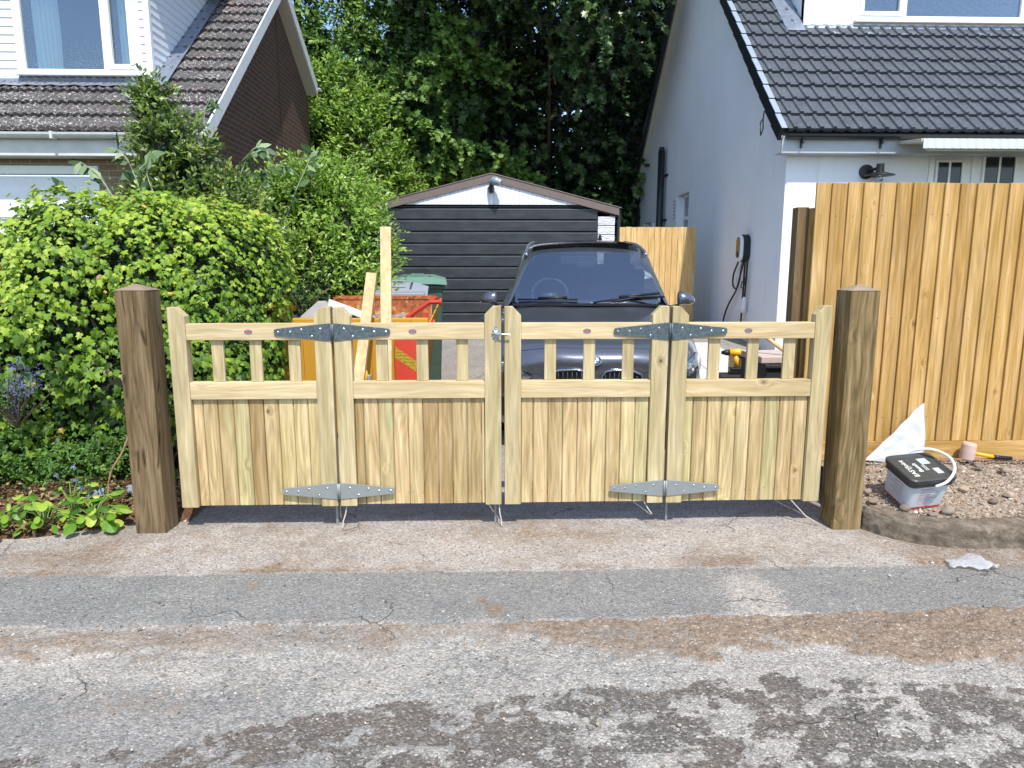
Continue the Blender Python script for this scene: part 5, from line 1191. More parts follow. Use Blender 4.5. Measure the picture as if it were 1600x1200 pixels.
# power tool and clutter seen between the right balusters
DRY_ = plain('tool_yellow', S(236, 176, 30), .4, var=.06)
ty = 7.55; tz = float(gz(0, ty)) + .012
def drill(x, y, z, rot, label, group=None, s=1.0):
    T = thing('cordless_drill', (x, y, z), label, 'power drill', 'cordless drills', rot=(0, 0, R(rot))); 
    m = MB(); m.tube([(-.09 * s, 0, .19 * s), (-.05 * s, 0, .195 * s), (.04 * s, 0, .195 * s)], [.03 * s, .036 * s, .033 * s], 14); m.tube([(-.02 * s, 0, .18 * s), (-.035 * s, 0, .06 * s)], [.024 * s, .021 * s], 12); m.build('drill_body', DRY_, T, off=False, smooth=True)
    m = MB(); m.tube([(.04 * s, 0, .195 * s), (.07 * s, 0, .195 * s), (.11 * s, 0, .195 * s)], [.03 * s, .026 * s, .014 * s], 12); m.tube([(-.118 * s, 0, .19 * s), (-.09 * s, 0, .19 * s)], [.026 * s, .031 * s], 12); m.build('chuck', BLACKP, T, off=False, smooth=True)
    m = MB(); m.box(-.09 * s, .03 * s, -.038 * s, .038 * s, 0, .058 * s); m.build('battery', BLACKP, T, off=False, bevel=.008)
    return T
# crate with slab, handle, block
bxm = plain('black_crate_plastic', S(40, 40, 38), .6, var=.15)
CR = thing('mixing_trough', (2.55, 6.62, .16), 'dark deep mixing trough behind the gate with a slab across it', 'trough')
m = MB(); za = .16; zt2c = .70
for q in ((2.53, 3.05, 6.3, 6.33), (2.53, 3.05, 6.93, 6.96), (2.53, 2.56, 6.331, 6.929), (3.02, 3.05, 6.331, 6.929)): m.box(q[0], q[1], q[2], q[3], za, zt2c)
m.box(2.561, 3.019, 6.331, 6.929, za, za + .03); m.build('trough_wall', bxm, CR, bevel=.006)
m = MB(); m.box(2.51, 3.07, 6.27, 6.30, zt2c - .03, zt2c); m.box(2.51, 3.07, 6.961, 6.99, zt2c - .03, zt2c); m.build('trough_rim', bxm, CR, bevel=.005)
m = MB(); m.rnd(); m.box(2.50, 3.0, 6.36, 6.9, .702, .765); tag(m.build('stone_slab', plain('dusty_slab', S(190, 170, 158), .9, var=.12, bump=.5), bevel=.008), 'dusty pinkish stone slab lying across the dark trough', 'slab')
m = MB(); m.tube(sm([(2.58, 6.66, .95), (2.62, 6.57, .92), (2.70, 6.5, .85), (2.78, 6.45, .79)]), [.017] * 6 + [.019] * 6 + [.022] * 6 + [.026], 9); PK = m.build('pickaxe', RAW, smooth=True)
tag(PK, 'worn pickaxe shaft propped on the stone slab', 'pickaxe')
m = MB(); m.tube([(2.53, 6.6, .766), (2.535, 6.6, .80), (2.54, 6.6, .88)], [.028, .02, .012], 8); tag(m.build('chisel', BLACKP, smooth=True), 'short black chisel handle standing on the stone slab', 'chisel')
m = MB(); m.box(2.66, 2.80, 7.52, 7.72, .24, .62); m.rnd(); m.box(2.72, 2.86, 7.42, 7.515, .24, .66); tag(m.build('timber_blocks', RAW, bevel=.004), 'pair of pale timber offcuts standing on the paving beside the yellow drill', 'timber offcuts')
m = MB(); m.box(2.40, 2.70, 7.16, 7.4, .22, .465); tag(m.build('tool_case', bxm, bevel=.01), 'black tool case on the paving under the yellow drill', 'tool case')
drill(2.56, 7.28, .467, 180, 'yellow and black cordless drill lying on the case in front of the pale paving', s=1.15)
TB = thing('tool_bag', (-1.02, 5.62, .08), 'small yellow and grey tool standing by the foot of the shorter plank', 'hand tool')
m = MB(); m.blob((-1.02, 5.62, .72), (.045, .05, .07), 3, sub=2); m.tube([(-1.02, 5.62, .66), (-1.0, 5.62, .08)], .018, 8); m.build('tool_head', DRY_, TB, smooth=True)
m = MB(); m.box(-.985, -.955, 5.59, 5.65, .64, .73); m.build('grip', GRY, TB, bevel=.008)

# ------------------------------------------------------------------ things on the right-hand bed
BK = thing('plastic_tub', (2.62, 4.13, .17), 'square pale plastic tub with black lid and white carrying handle on the soil bed', 'tub', rot=(R(17), R(-3), R(7)))
BK.scale = (1.03, 1.03, 1.03)
def rrect(a, c, r, n=5):
    out = []
    for cx_, cy_, t0 in ((a - r, c - r, 0), (-a + r, c - r, 90), (-a + r, -c + r, 180), (a - r, -c + r, 270)):
        for k in range(n + 1): t = R(t0 + 90 * k / n); out.append((cx_ + r * math.cos(t), cy_ + r * math.sin(t)))
    return out
def loft(m, secs):
    n = len(secs[0][0]); o = len(m.v); vs = [(p[0], p[1], z) for sec, z in secs for p in sec]
    m.add(vs, [(i * n + j, i * n + (j + 1) % n, (i + 1) * n + (j + 1) % n, (i + 1) * n + j) for i in range(len(secs) - 1) for j in range(n)] + [list(range(n))[::-1], list(range((len(secs) - 1) * n, len(secs) * n))])
TUB = plain('translucent_white_tub', S(196, 202, 208), .4, var=.06, scale=8); LID = plain('dusty_black_lid', S(62, 63, 60), .5, var=.2, scale=30); LABEL = plain('pale_label', S(204, 212, 222), .4, var=.04); PRT = plain('faded_red_print', S(200, 120, 112), .5); TXTG = plain('grey_print', S(120, 126, 134), .5)
h = .215; a0, c0, a1, c1 = .118, .105, .135, .122
m = MB(); loft(m, [(rrect(a0, c0, .03), 0), (rrect(a0 + .003, c0 + .003, .03), .01), (rrect(a1, c1, .034), h)]); m.build('tub_body', TUB, BK, off=False, smooth=False)
m = MB(); loft(m, [(rrect(a0 + .0035, c0 + .0035, .03), .004), (rrect(a0 + .0045, c0 + .0045, .03), .016)]); m.build('red_base_band', RED, BK, off=False)
m = MB(); loft(m, [(rrect(a1 + .004, c1 + .004, .036), h - .05), (rrect(a1 + .008, c1 + .008, .036), h - .045), (rrect(a1 + .006, c1 + .006, .036), h - .022), (rrect(a1 + .014, c1 + .014, .04), h - .018), (rrect(a1 + .016, c1 + .016, .04), h + .006), (rrect(a1 + .010, c1 + .010, .04), h + .012), (rrect(a1 - .003, c1 - .003, .034), h + .010), (rrect(a1 - .010, c1 - .010, .03), h + .003)])
lid = m.build('lid', LID, BK, off=False)
TM = Matrix.Translation((0, 0, h + .0035)) @ Matrix.Rotation(R(180 + 0), 4, 'Z')
WT = plain('white_print', S(225, 225, 220), .5)
def top_text(name, s_, size, x, y, sx=1): return text_mesh(name, s_, size, WT, lid, Matrix.Translation((x, y, h + .0035)) @ Matrix.Rotation(R(90), 4, 'Z'), .0003, sx=sx)
tt = lambda nm, s_, size, x, y: text_mesh(nm, s_, size, WT, lid, Matrix.Translation((x, y, h + .0035)) @ Matrix.Rotation(R(180 - 90), 4, 'Z'), .0003)
text_mesh('lid_lettering', 'EASYJoint', .042, WT, lid, Matrix.Translation((-.075, .0, h + .0035)) @ Matrix.Rotation(R(90), 4, 'Z'), .0003)
text_mesh('lid_lettering', 'Basalt', .038, WT, lid, Matrix.Translation((-.018, .0, h + .0035)) @ Matrix.Rotation(R(90), 4, 'Z'), .0003)
m = MB()
for k in range(2): m.box(.018 + k * .013, .022 + k * .013, -.035, .02 + .01 * k, h + .0032, h + .0038)
m.build('small_print', WT, lid, off=False)
m = MB(); m.box(.030, .088, .028, .085, h + .0032, h + .0038); m.build('blue_sticker', plain('pale_blue_sticker', S(176, 204, 222), .4, var=.1, scale=60), lid, off=False)
m = MB(); m.box(.060, .1, -.075, -.02, h + .0032, h + .0038); m.build('torn_sticker', plain('lilac_sticker', S(186, 184, 206), .5, var=.3, scale=60), lid, off=False)
# printed label panels with rows of small print
for side in (0, 1):
    m = MB(); lab = MB(); red_ = MB()
    for k in range(9):
        z = .035 + k * .0135; f_ = z / h; off = (c0 + (c1 - c0) * f_ + .0012) if side == 0 else (a0 + (a1 - a0) * f_ + .0012); hw = .072 - .012 * ((k * 37) % 3)
        q = red_ if k % 3 == 1 else m
        if side == 0: q.box(-.06, -.06 + 2 * hw * .85, -off - .0008, -off, z, z + .0035)
        else: q.box(-off - .0008, -off, -.06, -.06 + 2 * hw * .8, z, z + .0035)
    lo = (c0 if side == 0 else a0); hi_ = (c1 if side == 0 else a1)
    A = [(-.09, -(lo + (hi_ - lo) * .08) - .0006, .018), (.09, -(lo + (hi_ - lo) * .08) - .0006, .018), (.095, -(lo + (hi_ - lo) * .75) - .0006, .16), (-.095, -(lo + (hi_ - lo) * .75) - .0006, .16)]
    if side: A = [(y, -x, z) for x, y, z in A]
    lab.add(A, [(0, 1, 2, 3)]); lb = lab.build('label', LABEL, BK, off=False, fix=False); m.build('label_print', TXTG, lb, off=False); red_.build('label_print', PRT, lb, off=False)
m = MB(); hp = sm([(.0 - .0, -c1 - .022, h - .035), (.06, -c1 - .03, h + .0), (.145, -.09, h + .035), (.168, .0, h + .06), (.12, .09, h + .06), (.04, c1 + .02, h + .025), (0, c1 + .022, h - .03)])
m.tube([(p.x, p.y, p.z) for p in hp], .0085, 8); m.build('handle', WHITEP, BK, off=False, smooth=True)
# plastic sheet against the fence
SHEET = NB('white_polythene'); pr_ = SHEET.p; pr_.inputs['Transmission Weight'].default_value = .25
SHEET.bump(SHEET.noise(SHEET.obj(), 9, 5, .6), .5, .02); SHEET = SHEET.set(S(206, 210, 212), .35, 0, .5)
m = MB(); G = []; A, Bp, Cc = Vector((2.60, 4.66, .262)), Vector((3.03, 4.725, .65)), Vector((2.955, 4.55, .245))
n = 16
for i in range(n + 1):
    u = i / n; p = A.lerp(Bp, u); q = A.lerp(Cc, u); row = []
    for j in range(n + 1):
        v = j / n; w = p.lerp(q, v); w.y += .012 * math.sin(u * 9 + v * 4) * u + .01 * math.sin(u * 23 - v * 13) * u * (1 - v) + .012 * abs(math.sin(v * 7 + u * 2)) * u; w.z += .006 * math.sin(v * 11 + u * 3) * u; row.append(tuple(w))
    G.append(row)
m.grid(G); o = m.build('plastic_sheet', SHEET, smooth=True, fix=False); md = o.modifiers.new('s', 'SOLIDIFY'); md.thickness = .003
tag(o, 'crisp white triangular plastic sheet leaning on the foot of the honey coloured fence', 'plastic sheet')
CLR = NB('clear_polythene'); CLR.p.inputs['Alpha'].default_value = .38; CLR.bump(CLR.noise(CLR.obj(), 14, 5, .6), .8, .02); CLR = CLR.set(S(214, 218, 222), .22, 0, .6)
m = MB(); G = []; rs = random.Random(8)
for i in range(15):
    row = []
    for j in range(11):
        u, v = i / 14 - .5, j / 10 - .5; x = 2.575 + u * .235 * (1 - .3 * v); y = 3.50 + v * .13 * (1 + .3 * math.sin(u * 7)) * (1.25 - abs(u)); z = .012 + .022 * max(0, math.cos(u * 3)) * (1 - 4 * v * v) * .7 + .012 * math.sin(u * 15 + v * 6) ** 2 + (.02 if .18 < u < .3 else 0)
        row.append((x, y, z))
    G.append(row)
m.grid(G); o = m.build('plastic_bag', CLR, smooth=True, fix=False); md = o.modifiers.new('s', 'SOLIDIFY'); md.thickness = .001
tag(o, 'crumpled clear plastic bag lying on the dusty tarmac below the kerb', 'plastic bag')
MA = thing('mallet', (3.33, 4.69, .262), 'rubber mallet with a yellow and black handle lying at the foot of the fence', 'mallet', rot=(0, 0, R(-4)))
m = MB(); m.lathe([(0, -.062), (.040, -.062), (.046, -.05), (.048, 0), (.046, .05), (.040, .062), (0, .062)], (0, -.03, .055), 22, 'z', Matrix.Rotation(R(6), 4, 'Y')); m.build('mallet_head', plain('dusty_rubber', S(198, 172, 158), .8, var=.08), MA, off=False, smooth=False)
m = MB(); m.tube([(.03, -.03, .045), (.17, -.04, .022)], [.012, .014], 10); m.build('handle', DRY_, MA, off=False, smooth=True)
m = MB(); m.tube([(.17, -.04, .022), (.20, -.042, .02), (.29, -.046, .014)], [.017, .014, .013], 10); m.build('grip', BLACKP, MA, off=False, smooth=True)
m = MB(); m.tube([(2.31, 4.70, .245), (3.0, 4.655, .262), (4.2, 4.63, .262)], .011, 8); tag(m.build('garden_pole', wood('pole_wood', 'x', [S(170, 128, 96), S(150, 110, 84)], .5), smooth=True), 'thin brown pole lying along the foot of the fence', 'pole')
m = MB(); m.tube([(2.5, 4.62, .236), (3.1, 4.60, .246), (4.1, 4.59, .245)], .007, 6); tag(m.build('black_pipe', BLACKP, smooth=True), 'thin black pipe on the soil in front of the brown pole', 'pipe')
STN = [(2.355, 4.33, .032, 'round grey stone nearest the right gate post, beside the tub'), (2.375, 4.19, .034, 'round grey stone behind the kerb corner, second back from the corner'), (2.36, 4.09, .030, 'grey cobble on the kerb corner next to the gate post'),
       (2.50, 3.99, .040, 'dark grey cobble in front of the left corner of the tub'), (2.735, 3.955, .050, 'large brownish cobble in front of the right corner of the tub'), (2.615, 3.905, .030, 'flat brown stone on the edge of the kerb below the tub'),
       (3.10, 4.07, .030, 'dark wedge shaped stone on the soil right of the tub'), (3.0, 4.20, .036, 'pale cobble on the soil right of the tub'), (3.24, 4.13, .038, 'pale upright pebble in the middle of the bed'), (3.30, 4.50, .034, 'greenish stone below the mallet handle'),
       (2.90, 4.53, .034, 'pinkish stone behind the tub near the fence'), (3.42, 4.42, .040, 'round stone near the right end of the bed'), (2.93, 4.37, .028, 'small round stone behind the white handle of the tub'), (2.545, 3.955, .014, 'small white pebble between the dark cobble and the tub')]
for k, (x, y, r_, lb) in enumerate(STN):
    r_ *= .82
    m = MB(); m.rnd([.25, .3, .2, .1, .35, .22, .05, .6, .65, .1, .5, .4, .45, 1.0][k]); rs = random.Random(k); m.blob((x, y, bedz(x, y) + r_ * .45), (r_ * rs.uniform(1.0, 1.45), r_, r_ * .75), 50 + k, sub=3)
    o = m.build('stone', PEB, smooth=True); tag(o, lb, 'stone', 'loose stones on the soil bed')

# ------------------------------------------------------------------ foliage
def leaf_mat(name, stops, gloss=.4, transl=.35, spec=.5):
    b = NB(name); r = b.attr('rnd'); c = b.ramp(r, stops)
    v = b.pos(); c = b.mix(b.rng(b.noise(v, 2.2, 3), .35, .65, 0, .30), c, b.mix(1, c, (.62, .72, .6, 1), 'MULTIPLY'))
    b.set(c, gloss, 0, spec)
    t = b.n('ShaderNodeBsdfTranslucent'); b.l(b.mix(1, c, (1.1, 1.18, .7, 1), 'MULTIPLY'), t.inputs[0]); mx = b.n('ShaderNodeMixShader'); mx.inputs[0].default_value = transl
    b.l(b.p.outputs[0], mx.inputs[1]); b.l(t.outputs[0], mx.inputs[2]); b.l(mx.outputs[0], b.out.inputs[0]); return b.m
def tmpl(half, mid):
    """outline points on the +x side (x, y), mirrored; folded along the midrib"""
    pts = [(0, 0)] + half + [(0, 1)]; V = [(0, mid, .0)] + [(x, y, -abs(x) * .35 - .18 * y * y) for x, y in pts] + [(-x, y, -abs(x) * .35 - .18 * y * y) for x, y in half[::-1]]
    n = len(V) - 1; F = [(0, 1 + i, 1 + (i + 1) % n) for i in range(n)]
    return np.array(V), np.array(F)
IVY = tmpl([(.20, -.16), (.50, .02), (.34, .30), (.46, .58), (.18, .62)], .3)
SYC = tmpl([(.14, -.10), (.52, .08), (.36, .28), (.62, .62), (.24, .58)], .35)
ROUND = tmpl([(.22, .05), (.36, .30), (.36, .60), (.2, .88)], .4)
NARROW = (np.array([(0, 0, 0), (.13, .4, -.05), (0, 1, -.14), (-.13, .4, -.05)]), np.array([(0, 1, 2), (0, 2, 3)]))
OVAL = (np.array([(0, 0, 0), (.22, .35, -.08), (.14, .75, -.12), (0, 1, -.2), (-.14, .75, -.12), (-.22, .35, -.08)]), np.array([(0, 1, 2), (0, 2, 3), (0, 3, 4), (0, 4, 5)]))
def leaves(name, P, N, T, size, tm, mat, rnd, parent=None):
    V0, F0 = tm; n = len(P); N = N / (np.linalg.norm(N, axis=1, keepdims=True) + 1e-9)
    T = T - N * (T * N).sum(1, keepdims=True); T = T / (np.linalg.norm(T, axis=1, keepdims=True) + 1e-9); B = np.cross(T, N)
    w = rng.uniform(.8, 1.15, n)[:, None, None]; fold = rng.uniform(.3, 1.6, n)[:, None, None]
    V = P[:, None] + size[:, None, None] * (V0[None, :, 0:1] * w * B[:, None] + V0[None, :, 1:2] * T[:, None] + V0[None, :, 2:3] * fold * N[:, None])
    F = (F0[None] + (np.arange(n) * len(V0))[:, None, None]).reshape(-1, F0.shape[1])
    o = mesh_np(name, V.reshape(-1, 3), F, mat, parent, attrs={'rnd': ('FACE', np.repeat(rnd, len(F0)))})
    return o
def unit(a): return a / (np.linalg.norm(a, axis=1, keepdims=True) + 1e-9)
def shell(ells, n, jit=.06, zmin=.02, noise=.14, front=True, seed=0):
    """points on the outside of a union of noisy ellipsoids; returns points and normals"""
    P = []; NN = []; tot = 0; ar = np.array([e[3] * e[4] + e[4] * e[5] + e[3] * e[5] for e in ells]); ar = ar / ar.sum()
    while tot < n:
        k = rng.choice(len(ells), size=n, p=ar); E = np.array(ells)[k]; d = unit(rng.normal(size=(n, 3)))
        f = 1 + noise * (fbm(d[:, 0] * 3 + k * 7 + seed, d[:, 1] * 3 + d[:, 2] * 2.1, 1.3, 3, 3) - .5) * 2
        depth = 1 - np.abs(rng.normal(0, jit, n))
        p = E[:, :3] + d * E[:, 3:6] * (f * depth)[:, None]; nn = unit(d / E[:, 3:6])
        ok = p[:, 2] > zmin
        if front: ok &= (nn[:, 1] < .45)
        for j, e in enumerate(ells):
            q = (((p - e[:3]) / e[3:6]) ** 2).sum(1); ok &= (q > .78) | (k == j)
        P.append(p[ok]); NN.append(nn[ok]); tot += ok.sum()
    return np.concatenate(P)[:n], np.concatenate(NN)[:n]
def sprays(P, D, nl, length, ls, name, tm, mat, parent=None, droop=.2, upn=.5, tone=(0, 1), stem=None, spread=.9):
    """twigs starting at P along D, each with nl leaves"""
    n = len(P); D = unit(D); L = length * rng.uniform(.6, 1.2, n); up = np.array([0, 0, 1.0])
    t = np.tile(np.linspace(.08, 1, nl), n); i = np.repeat(np.arange(n), nl); m_ = len(i)
    side = unit(np.cross(D[i], rng.normal(size=(m_, 3))))
    pos_ = P[i] + D[i] * (L[i] * t)[:, None] - up * (droop * L[i] * t ** 2)[:, None] + side * .01
    tip = D[i] * (.35 + .6 * t)[:, None] + side * spread * (1.15 - t)[:, None]
    nrm = unit(rng.normal(size=(m_, 3)) * .55 + up * upn + np.array([.2, -.55, .1]) * .7)
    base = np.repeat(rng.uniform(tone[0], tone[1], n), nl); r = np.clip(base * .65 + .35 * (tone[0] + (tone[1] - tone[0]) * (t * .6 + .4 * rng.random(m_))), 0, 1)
    o = leaves(name, pos_, nrm, tip, ls * rng.uniform(.65, 1.15, m_) * (1.1 - .35 * t), tm, mat, r, parent)
    if stem:
        q = MB()
        for k in range(0, n, stem[1]): q.tube([P[k] - D[k] * .1, P[k] + D[k] * L[k] * .5 - up * droop * L[k] * .25, P[k] + D[k] * L[k] - up * droop * L[k]], [.006, .004, .002], 4, cap=False)
        tw = q.build('twigs', stem[0], parent, off=False); tw['kind'] = 'stuff'
    return o
BARK = plain('bark', S(98, 82, 66), .9, var=.25, scale=14, bump=.6); STEMG = plain('green_stem', S(120, 140, 70), .6, var=.1); DEADW = plain('dry_twig', S(150, 122, 92), .8)
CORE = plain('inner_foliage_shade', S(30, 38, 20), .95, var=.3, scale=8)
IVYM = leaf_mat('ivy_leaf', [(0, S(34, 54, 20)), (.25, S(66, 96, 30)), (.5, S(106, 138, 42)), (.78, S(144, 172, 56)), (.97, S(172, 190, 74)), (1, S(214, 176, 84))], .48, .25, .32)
# ivy hedge
ell = [(-3.02, 5.32, 1.22, .56, .72, .93), (-2.60, 5.5, 1.30, .62, .68, .82), (-2.22, 5.68, 1.26, .56, .64, .80), (-3.70, 5.1, .85, .55, .6, .78), (-3.45, 5.05, .75, .75, .62, .95), (-2.55, 5.18, .62, .72, .50, .66), (-4.2, 5.2, .8, .9, .7, .9), (-2.02, 5.65, .95, .38, .5, .70), (-2.12, 5.35, .66, .40, .45, .45)]
IV = thing('ivy_hedge', (-2.7, 5.3, 0), 'big rounded mass of bright yellow green ivy behind the left gate post', 'ivy')
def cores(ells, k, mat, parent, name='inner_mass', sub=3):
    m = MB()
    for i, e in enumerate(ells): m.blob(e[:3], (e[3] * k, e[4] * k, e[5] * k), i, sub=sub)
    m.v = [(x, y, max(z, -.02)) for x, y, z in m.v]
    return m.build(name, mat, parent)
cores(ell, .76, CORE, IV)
P, Nn = shell(ell, 21000, .08, .08, .20)
lowmask = sst(P[:, 2], .15, .9) * .7 + .3; hollow = np.exp(-((P[:, 0] + 2.30) / .22) ** 2 - ((P[:, 2] - .42) / .32) ** 2) + np.exp(-((P[:, 0] + 2.75) / .3) ** 2 - ((P[:, 2] - 1.18) / .1) ** 2) * .75
hollow += np.exp(-((P[:, 0] + 3.1) / .3) ** 2 - ((P[:, 2] - 1.0) / .08) ** 2) * .7
keep = rng.random(len(P)) > hollow * .92; keep &= rng.random(len(P)) < (-.25 + 2.2 * fbm(P[:, 0], P[:, 2], 6, 3, 90))
P, Nn = P[keep], Nn[keep]
grp = fbm(P[:, 0] * 1.0, P[:, 2] * 1.0 + P[:, 1], 3.2, 3, 91)
g2 = fbm(P[:, 0] + 9, P[:, 2] + P[:, 1], 2.1, 2, 93); P = P + Nn * (.08 * (grp - .45) * 2 + .16 * (g2 - .5) * 2)[:, None]
down = np.array([0, 0, -1.0]) + rng.normal(size=P.shape) * .55; nn = Nn * .8 + rng.normal(size=P.shape) * .38 + np.array([.1, -.25, .45])
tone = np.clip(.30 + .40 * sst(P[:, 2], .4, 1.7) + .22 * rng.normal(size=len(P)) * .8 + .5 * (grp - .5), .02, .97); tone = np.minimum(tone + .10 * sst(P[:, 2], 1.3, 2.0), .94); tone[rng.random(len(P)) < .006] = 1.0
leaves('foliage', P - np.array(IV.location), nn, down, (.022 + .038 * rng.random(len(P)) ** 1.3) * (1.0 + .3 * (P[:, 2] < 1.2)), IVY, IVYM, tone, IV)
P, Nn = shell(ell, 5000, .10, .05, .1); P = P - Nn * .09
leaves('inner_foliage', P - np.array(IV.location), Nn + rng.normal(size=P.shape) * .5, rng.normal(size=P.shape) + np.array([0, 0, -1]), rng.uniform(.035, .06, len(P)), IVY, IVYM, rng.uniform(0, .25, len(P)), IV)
DEADL = leaf_mat('dead_leaf', [(0, S(84, 62, 44)), (.4, S(128, 98, 70)), (.7, S(160, 128, 96)), (1, S(190, 164, 132))], .8, .1, .2)
k = 130; P, Nn = shell(ell, k, .02, .3, .15); leaves('dead_leaves', P - np.array(IV.location), Nn + rng.normal(size=P.shape) * .5, rng.normal(size=P.shape), rng.uniform(.03, .05, k), ROUND, DEADL, rng.random(k), IV)
m = MB()
for k in range(12):
    a = rng.uniform(0, 6.28); x, y = -2.35 + rng.normal() * .2, 5.0 + rng.normal() * .08
    m.tube(sm([(x, y, 0), (x + rng.normal() * .05, y - .03, .25), (x + rng.normal() * .12, y + .1, .55), (x + rng.normal() * .2, y + .2, .9)], 3), [.013] * 4 + [.010] * 3 + [.008] * 3, 6)
m.build('stems', BARK, IV, smooth=True)
# bed under the ivy
lx = axis_pts([(-6, -3.6, .2), (-3.6, -1.9, .03)]); tt_ = np.linspace(0, 1, 60)
ef = 4.02 + .0 * lx + .26 * np.clip((lx + 2.75) / .55, 0, 1) ** 1.2 + .05 * (fbm(lx, lx * 0, 4, 3, 95) - .5)
Yl = ef[None] + (6.4 - ef)[None] * tt_[:, None]; Xl = np.repeat(lx[None], 60, 0)
struct(sheet('planting_bed', Xl, Yl, .012 + .10 * sst(Yl - ef[None], 0, .5) + .03 * (fbm(Xl, Yl, 7, 4, 96) - .5) - .02 * (Yl - ef[None] < .01), LITTER))
def bedfront(x): return 4.02 + .26 * max(0, min(1, (x + 2.75) / .55)) ** 1.2
k = 900; X = rng.uniform(-3.3, -2.0, k); Y = np.array([bedfront(x) for x in X]) + np.abs(rng.normal(0, .30, k)) + .02; Z = .03 + .10 * sst(Y - np.array([bedfront(x) for x in X]), 0, .5)
o = leaves('leaf_litter', np.stack([X, Y, Z + rng.uniform(.005, .04, k)], -1), np.array([0, 0, 1.0]) + rng.normal(size=(k, 3)) * .45, rng.normal(size=(k, 3)), rng.uniform(.022, .045, k), ROUND, DEADL, rng.random(k)); tag(o, 'dry brown fallen leaves under the ivy', 'leaf litter', kind='stuff')
m = MB(); m.box(-.05, .05, -.03, .03, 0, .012, Matrix.Translation((-2.56, 4.47, .13)) @ Matrix.Rotation(R(40), 4, 'X') @ Matrix.Rotation(R(20), 4, 'Z')); tag(m.build('slate_chip', LEAD, bevel=.002), 'blue grey slate piece in the leaf litter, the one farther from the gate post', 'slate piece', 'slate pieces')
m = MB(); m.box(-.04, .04, -.03, .03, 0, .012, Matrix.Translation((-2.36, 4.55, .13)) @ Matrix.Rotation(R(40), 4, 'X') @ Matrix.Rotation(R(-15), 4, 'Z')); tag(m.build('slate_chip', LEAD, bevel=.002), 'blue grey slate piece in the leaf litter, the one nearer the gate post', 'slate piece', 'slate pieces')
m = MB(); m.tube(sm([(-2.46, 4.42, .12), (-2.44, 4.44, .28), (-2.36, 4.46, .42), (-2.29, 4.50, .62)]), [.007] * 19, 6); tag(m.build('dry_twig', DEADW, smooth=True), 'bare dry twig leaning out of the leaf litter beside the left gate post', 'twig')
# broad-leaved weeds at the corner
WEEDM = leaf_mat('broad_weed_leaf', [(0, S(62, 98, 30)), (.4, S(104, 148, 42)), (.75, S(150, 180, 58)), (1, S(190, 204, 92))], .42, .35, .4)
def weed(x, y, n, s, label, seed, hgt=.16, spread=.16):
    T = thing('broad_leaved_weed', (x, y, .02), label, 'weed', 'weeds at the edge of the tarmac'); a = rng.uniform(0, 6.28, n); el = rng.uniform(.15, 1.1, n)
    D = np.stack([np.cos(a) * np.cos(el), np.sin(a) * np.cos(el), np.sin(el)], -1); L = rng.uniform(.4, 1.0, n)[:, None]
    B = D * L * np.array([spread, spread * .8, hgt]); q = MB()
    for b_ in B: q.tube([(x, y, .02), (x + b_[0] * .5, y + b_[1] * .5, .02 + b_[2] * .75), (x + b_[0], y + b_[1], .02 + b_[2])], [.004, .003, .002], 5, cap=False)
    q.build('stalks', STEMG, T)
    tip = D * np.array([1, 1, .1]) + rng.normal(size=D.shape) * .25 - np.array([0, 0, .5]); nn = np.array([0, -.35, .9]) + D * .25 + rng.normal(size=D.shape) * .25
    leaves('foliage', B, nn, tip, rng.uniform(.6, 1.1, n) * s, ROUND, WEEDM, np.clip(rng.normal(.55, .25, n), 0, 1), T)
weed(-2.42, 4.19, 44, .085, 'clump of large pale green leaves nearest the gate post, casting a shadow on the tarmac', 1, .22, .19)
weed(-2.70, 4.16, 30, .070, 'clump of light green round leaves second from the gate post at the tarmac edge', 2, .3, .2)
weed(-2.93, 4.12, 34, .07, 'leafy yellow green weed at the lower left edge of the picture', 3, .3, .22)
weed(-2.62, 4.30, 22, .055, 'tall stalked weed with small leaves between the clumps and the leaf litter', 4, .42, .16)
# periwinkle ground cover with dark small leaves, ceanothus with blue flowers
PERI = leaf_mat('periwinkle_leaf', [(0, S(40, 66, 30)), (.5, S(74, 112, 48)), (1, S(124, 160, 74))], .5, .2, .3)
k = 260; X = rng.uniform(-3.4, -2.35, k); Y = rng.uniform(4.35, 4.75, k); Z = rng.uniform(.12, .50, k)
PW = thing('periwinkle', (-2.9, 4.55, .1), 'low dark leaved periwinkle with a few blue flowers under the ivy', 'shrub')
sprays(np.stack([X, Y, Z], -1) - np.array(PW.location), rng.normal(size=(k, 3)) + np.array([0, -.5, .3]), 7, .14, .034, 'foliage', OVAL, PERI, PW, .4)
BLUE = leaf_mat('blue_petal', [(0, S(94, 96, 176)), (1, S(150, 146, 214))], .5, .3, .3)
fc = np.array([(-2.72, 4.34, .30), (-2.60, 4.32, .36), (-2.57, 4.33, .22), (-2.62, 4.36, .26)]); Pp = np.repeat(fc, 5, 0); a = np.tile(np.arange(5) * 1.2566, 4)
leaves('flowers', Pp - np.array(PW.location), np.tile([0.1, -.8, .5], (20, 1)), np.stack([np.cos(a), 0 * a + .1, np.sin(a)], -1), np.full(20, .016), OVAL, BLUE, rng.random(20), PW)
CE = thing('flowering_shrub', (-3.0, 4.55, .6), 'dark twiggy shrub tip with violet blue flower heads at the left edge of the picture', 'flowering shrub')
k = 60; P0 = np.stack([rng.normal(-3.0, .07, k), rng.normal(4.52, .05, k), rng.normal(.86, .07, k)], -1)
q = MB()
for p in P0[:22]: q.tube([(-3.1, 4.6, .55), (p[0] - .03, p[1] + .02, p[2] - .1), p], [.005, .003, .002], 4, cap=False)
q.build('twigs', BARK, CE)
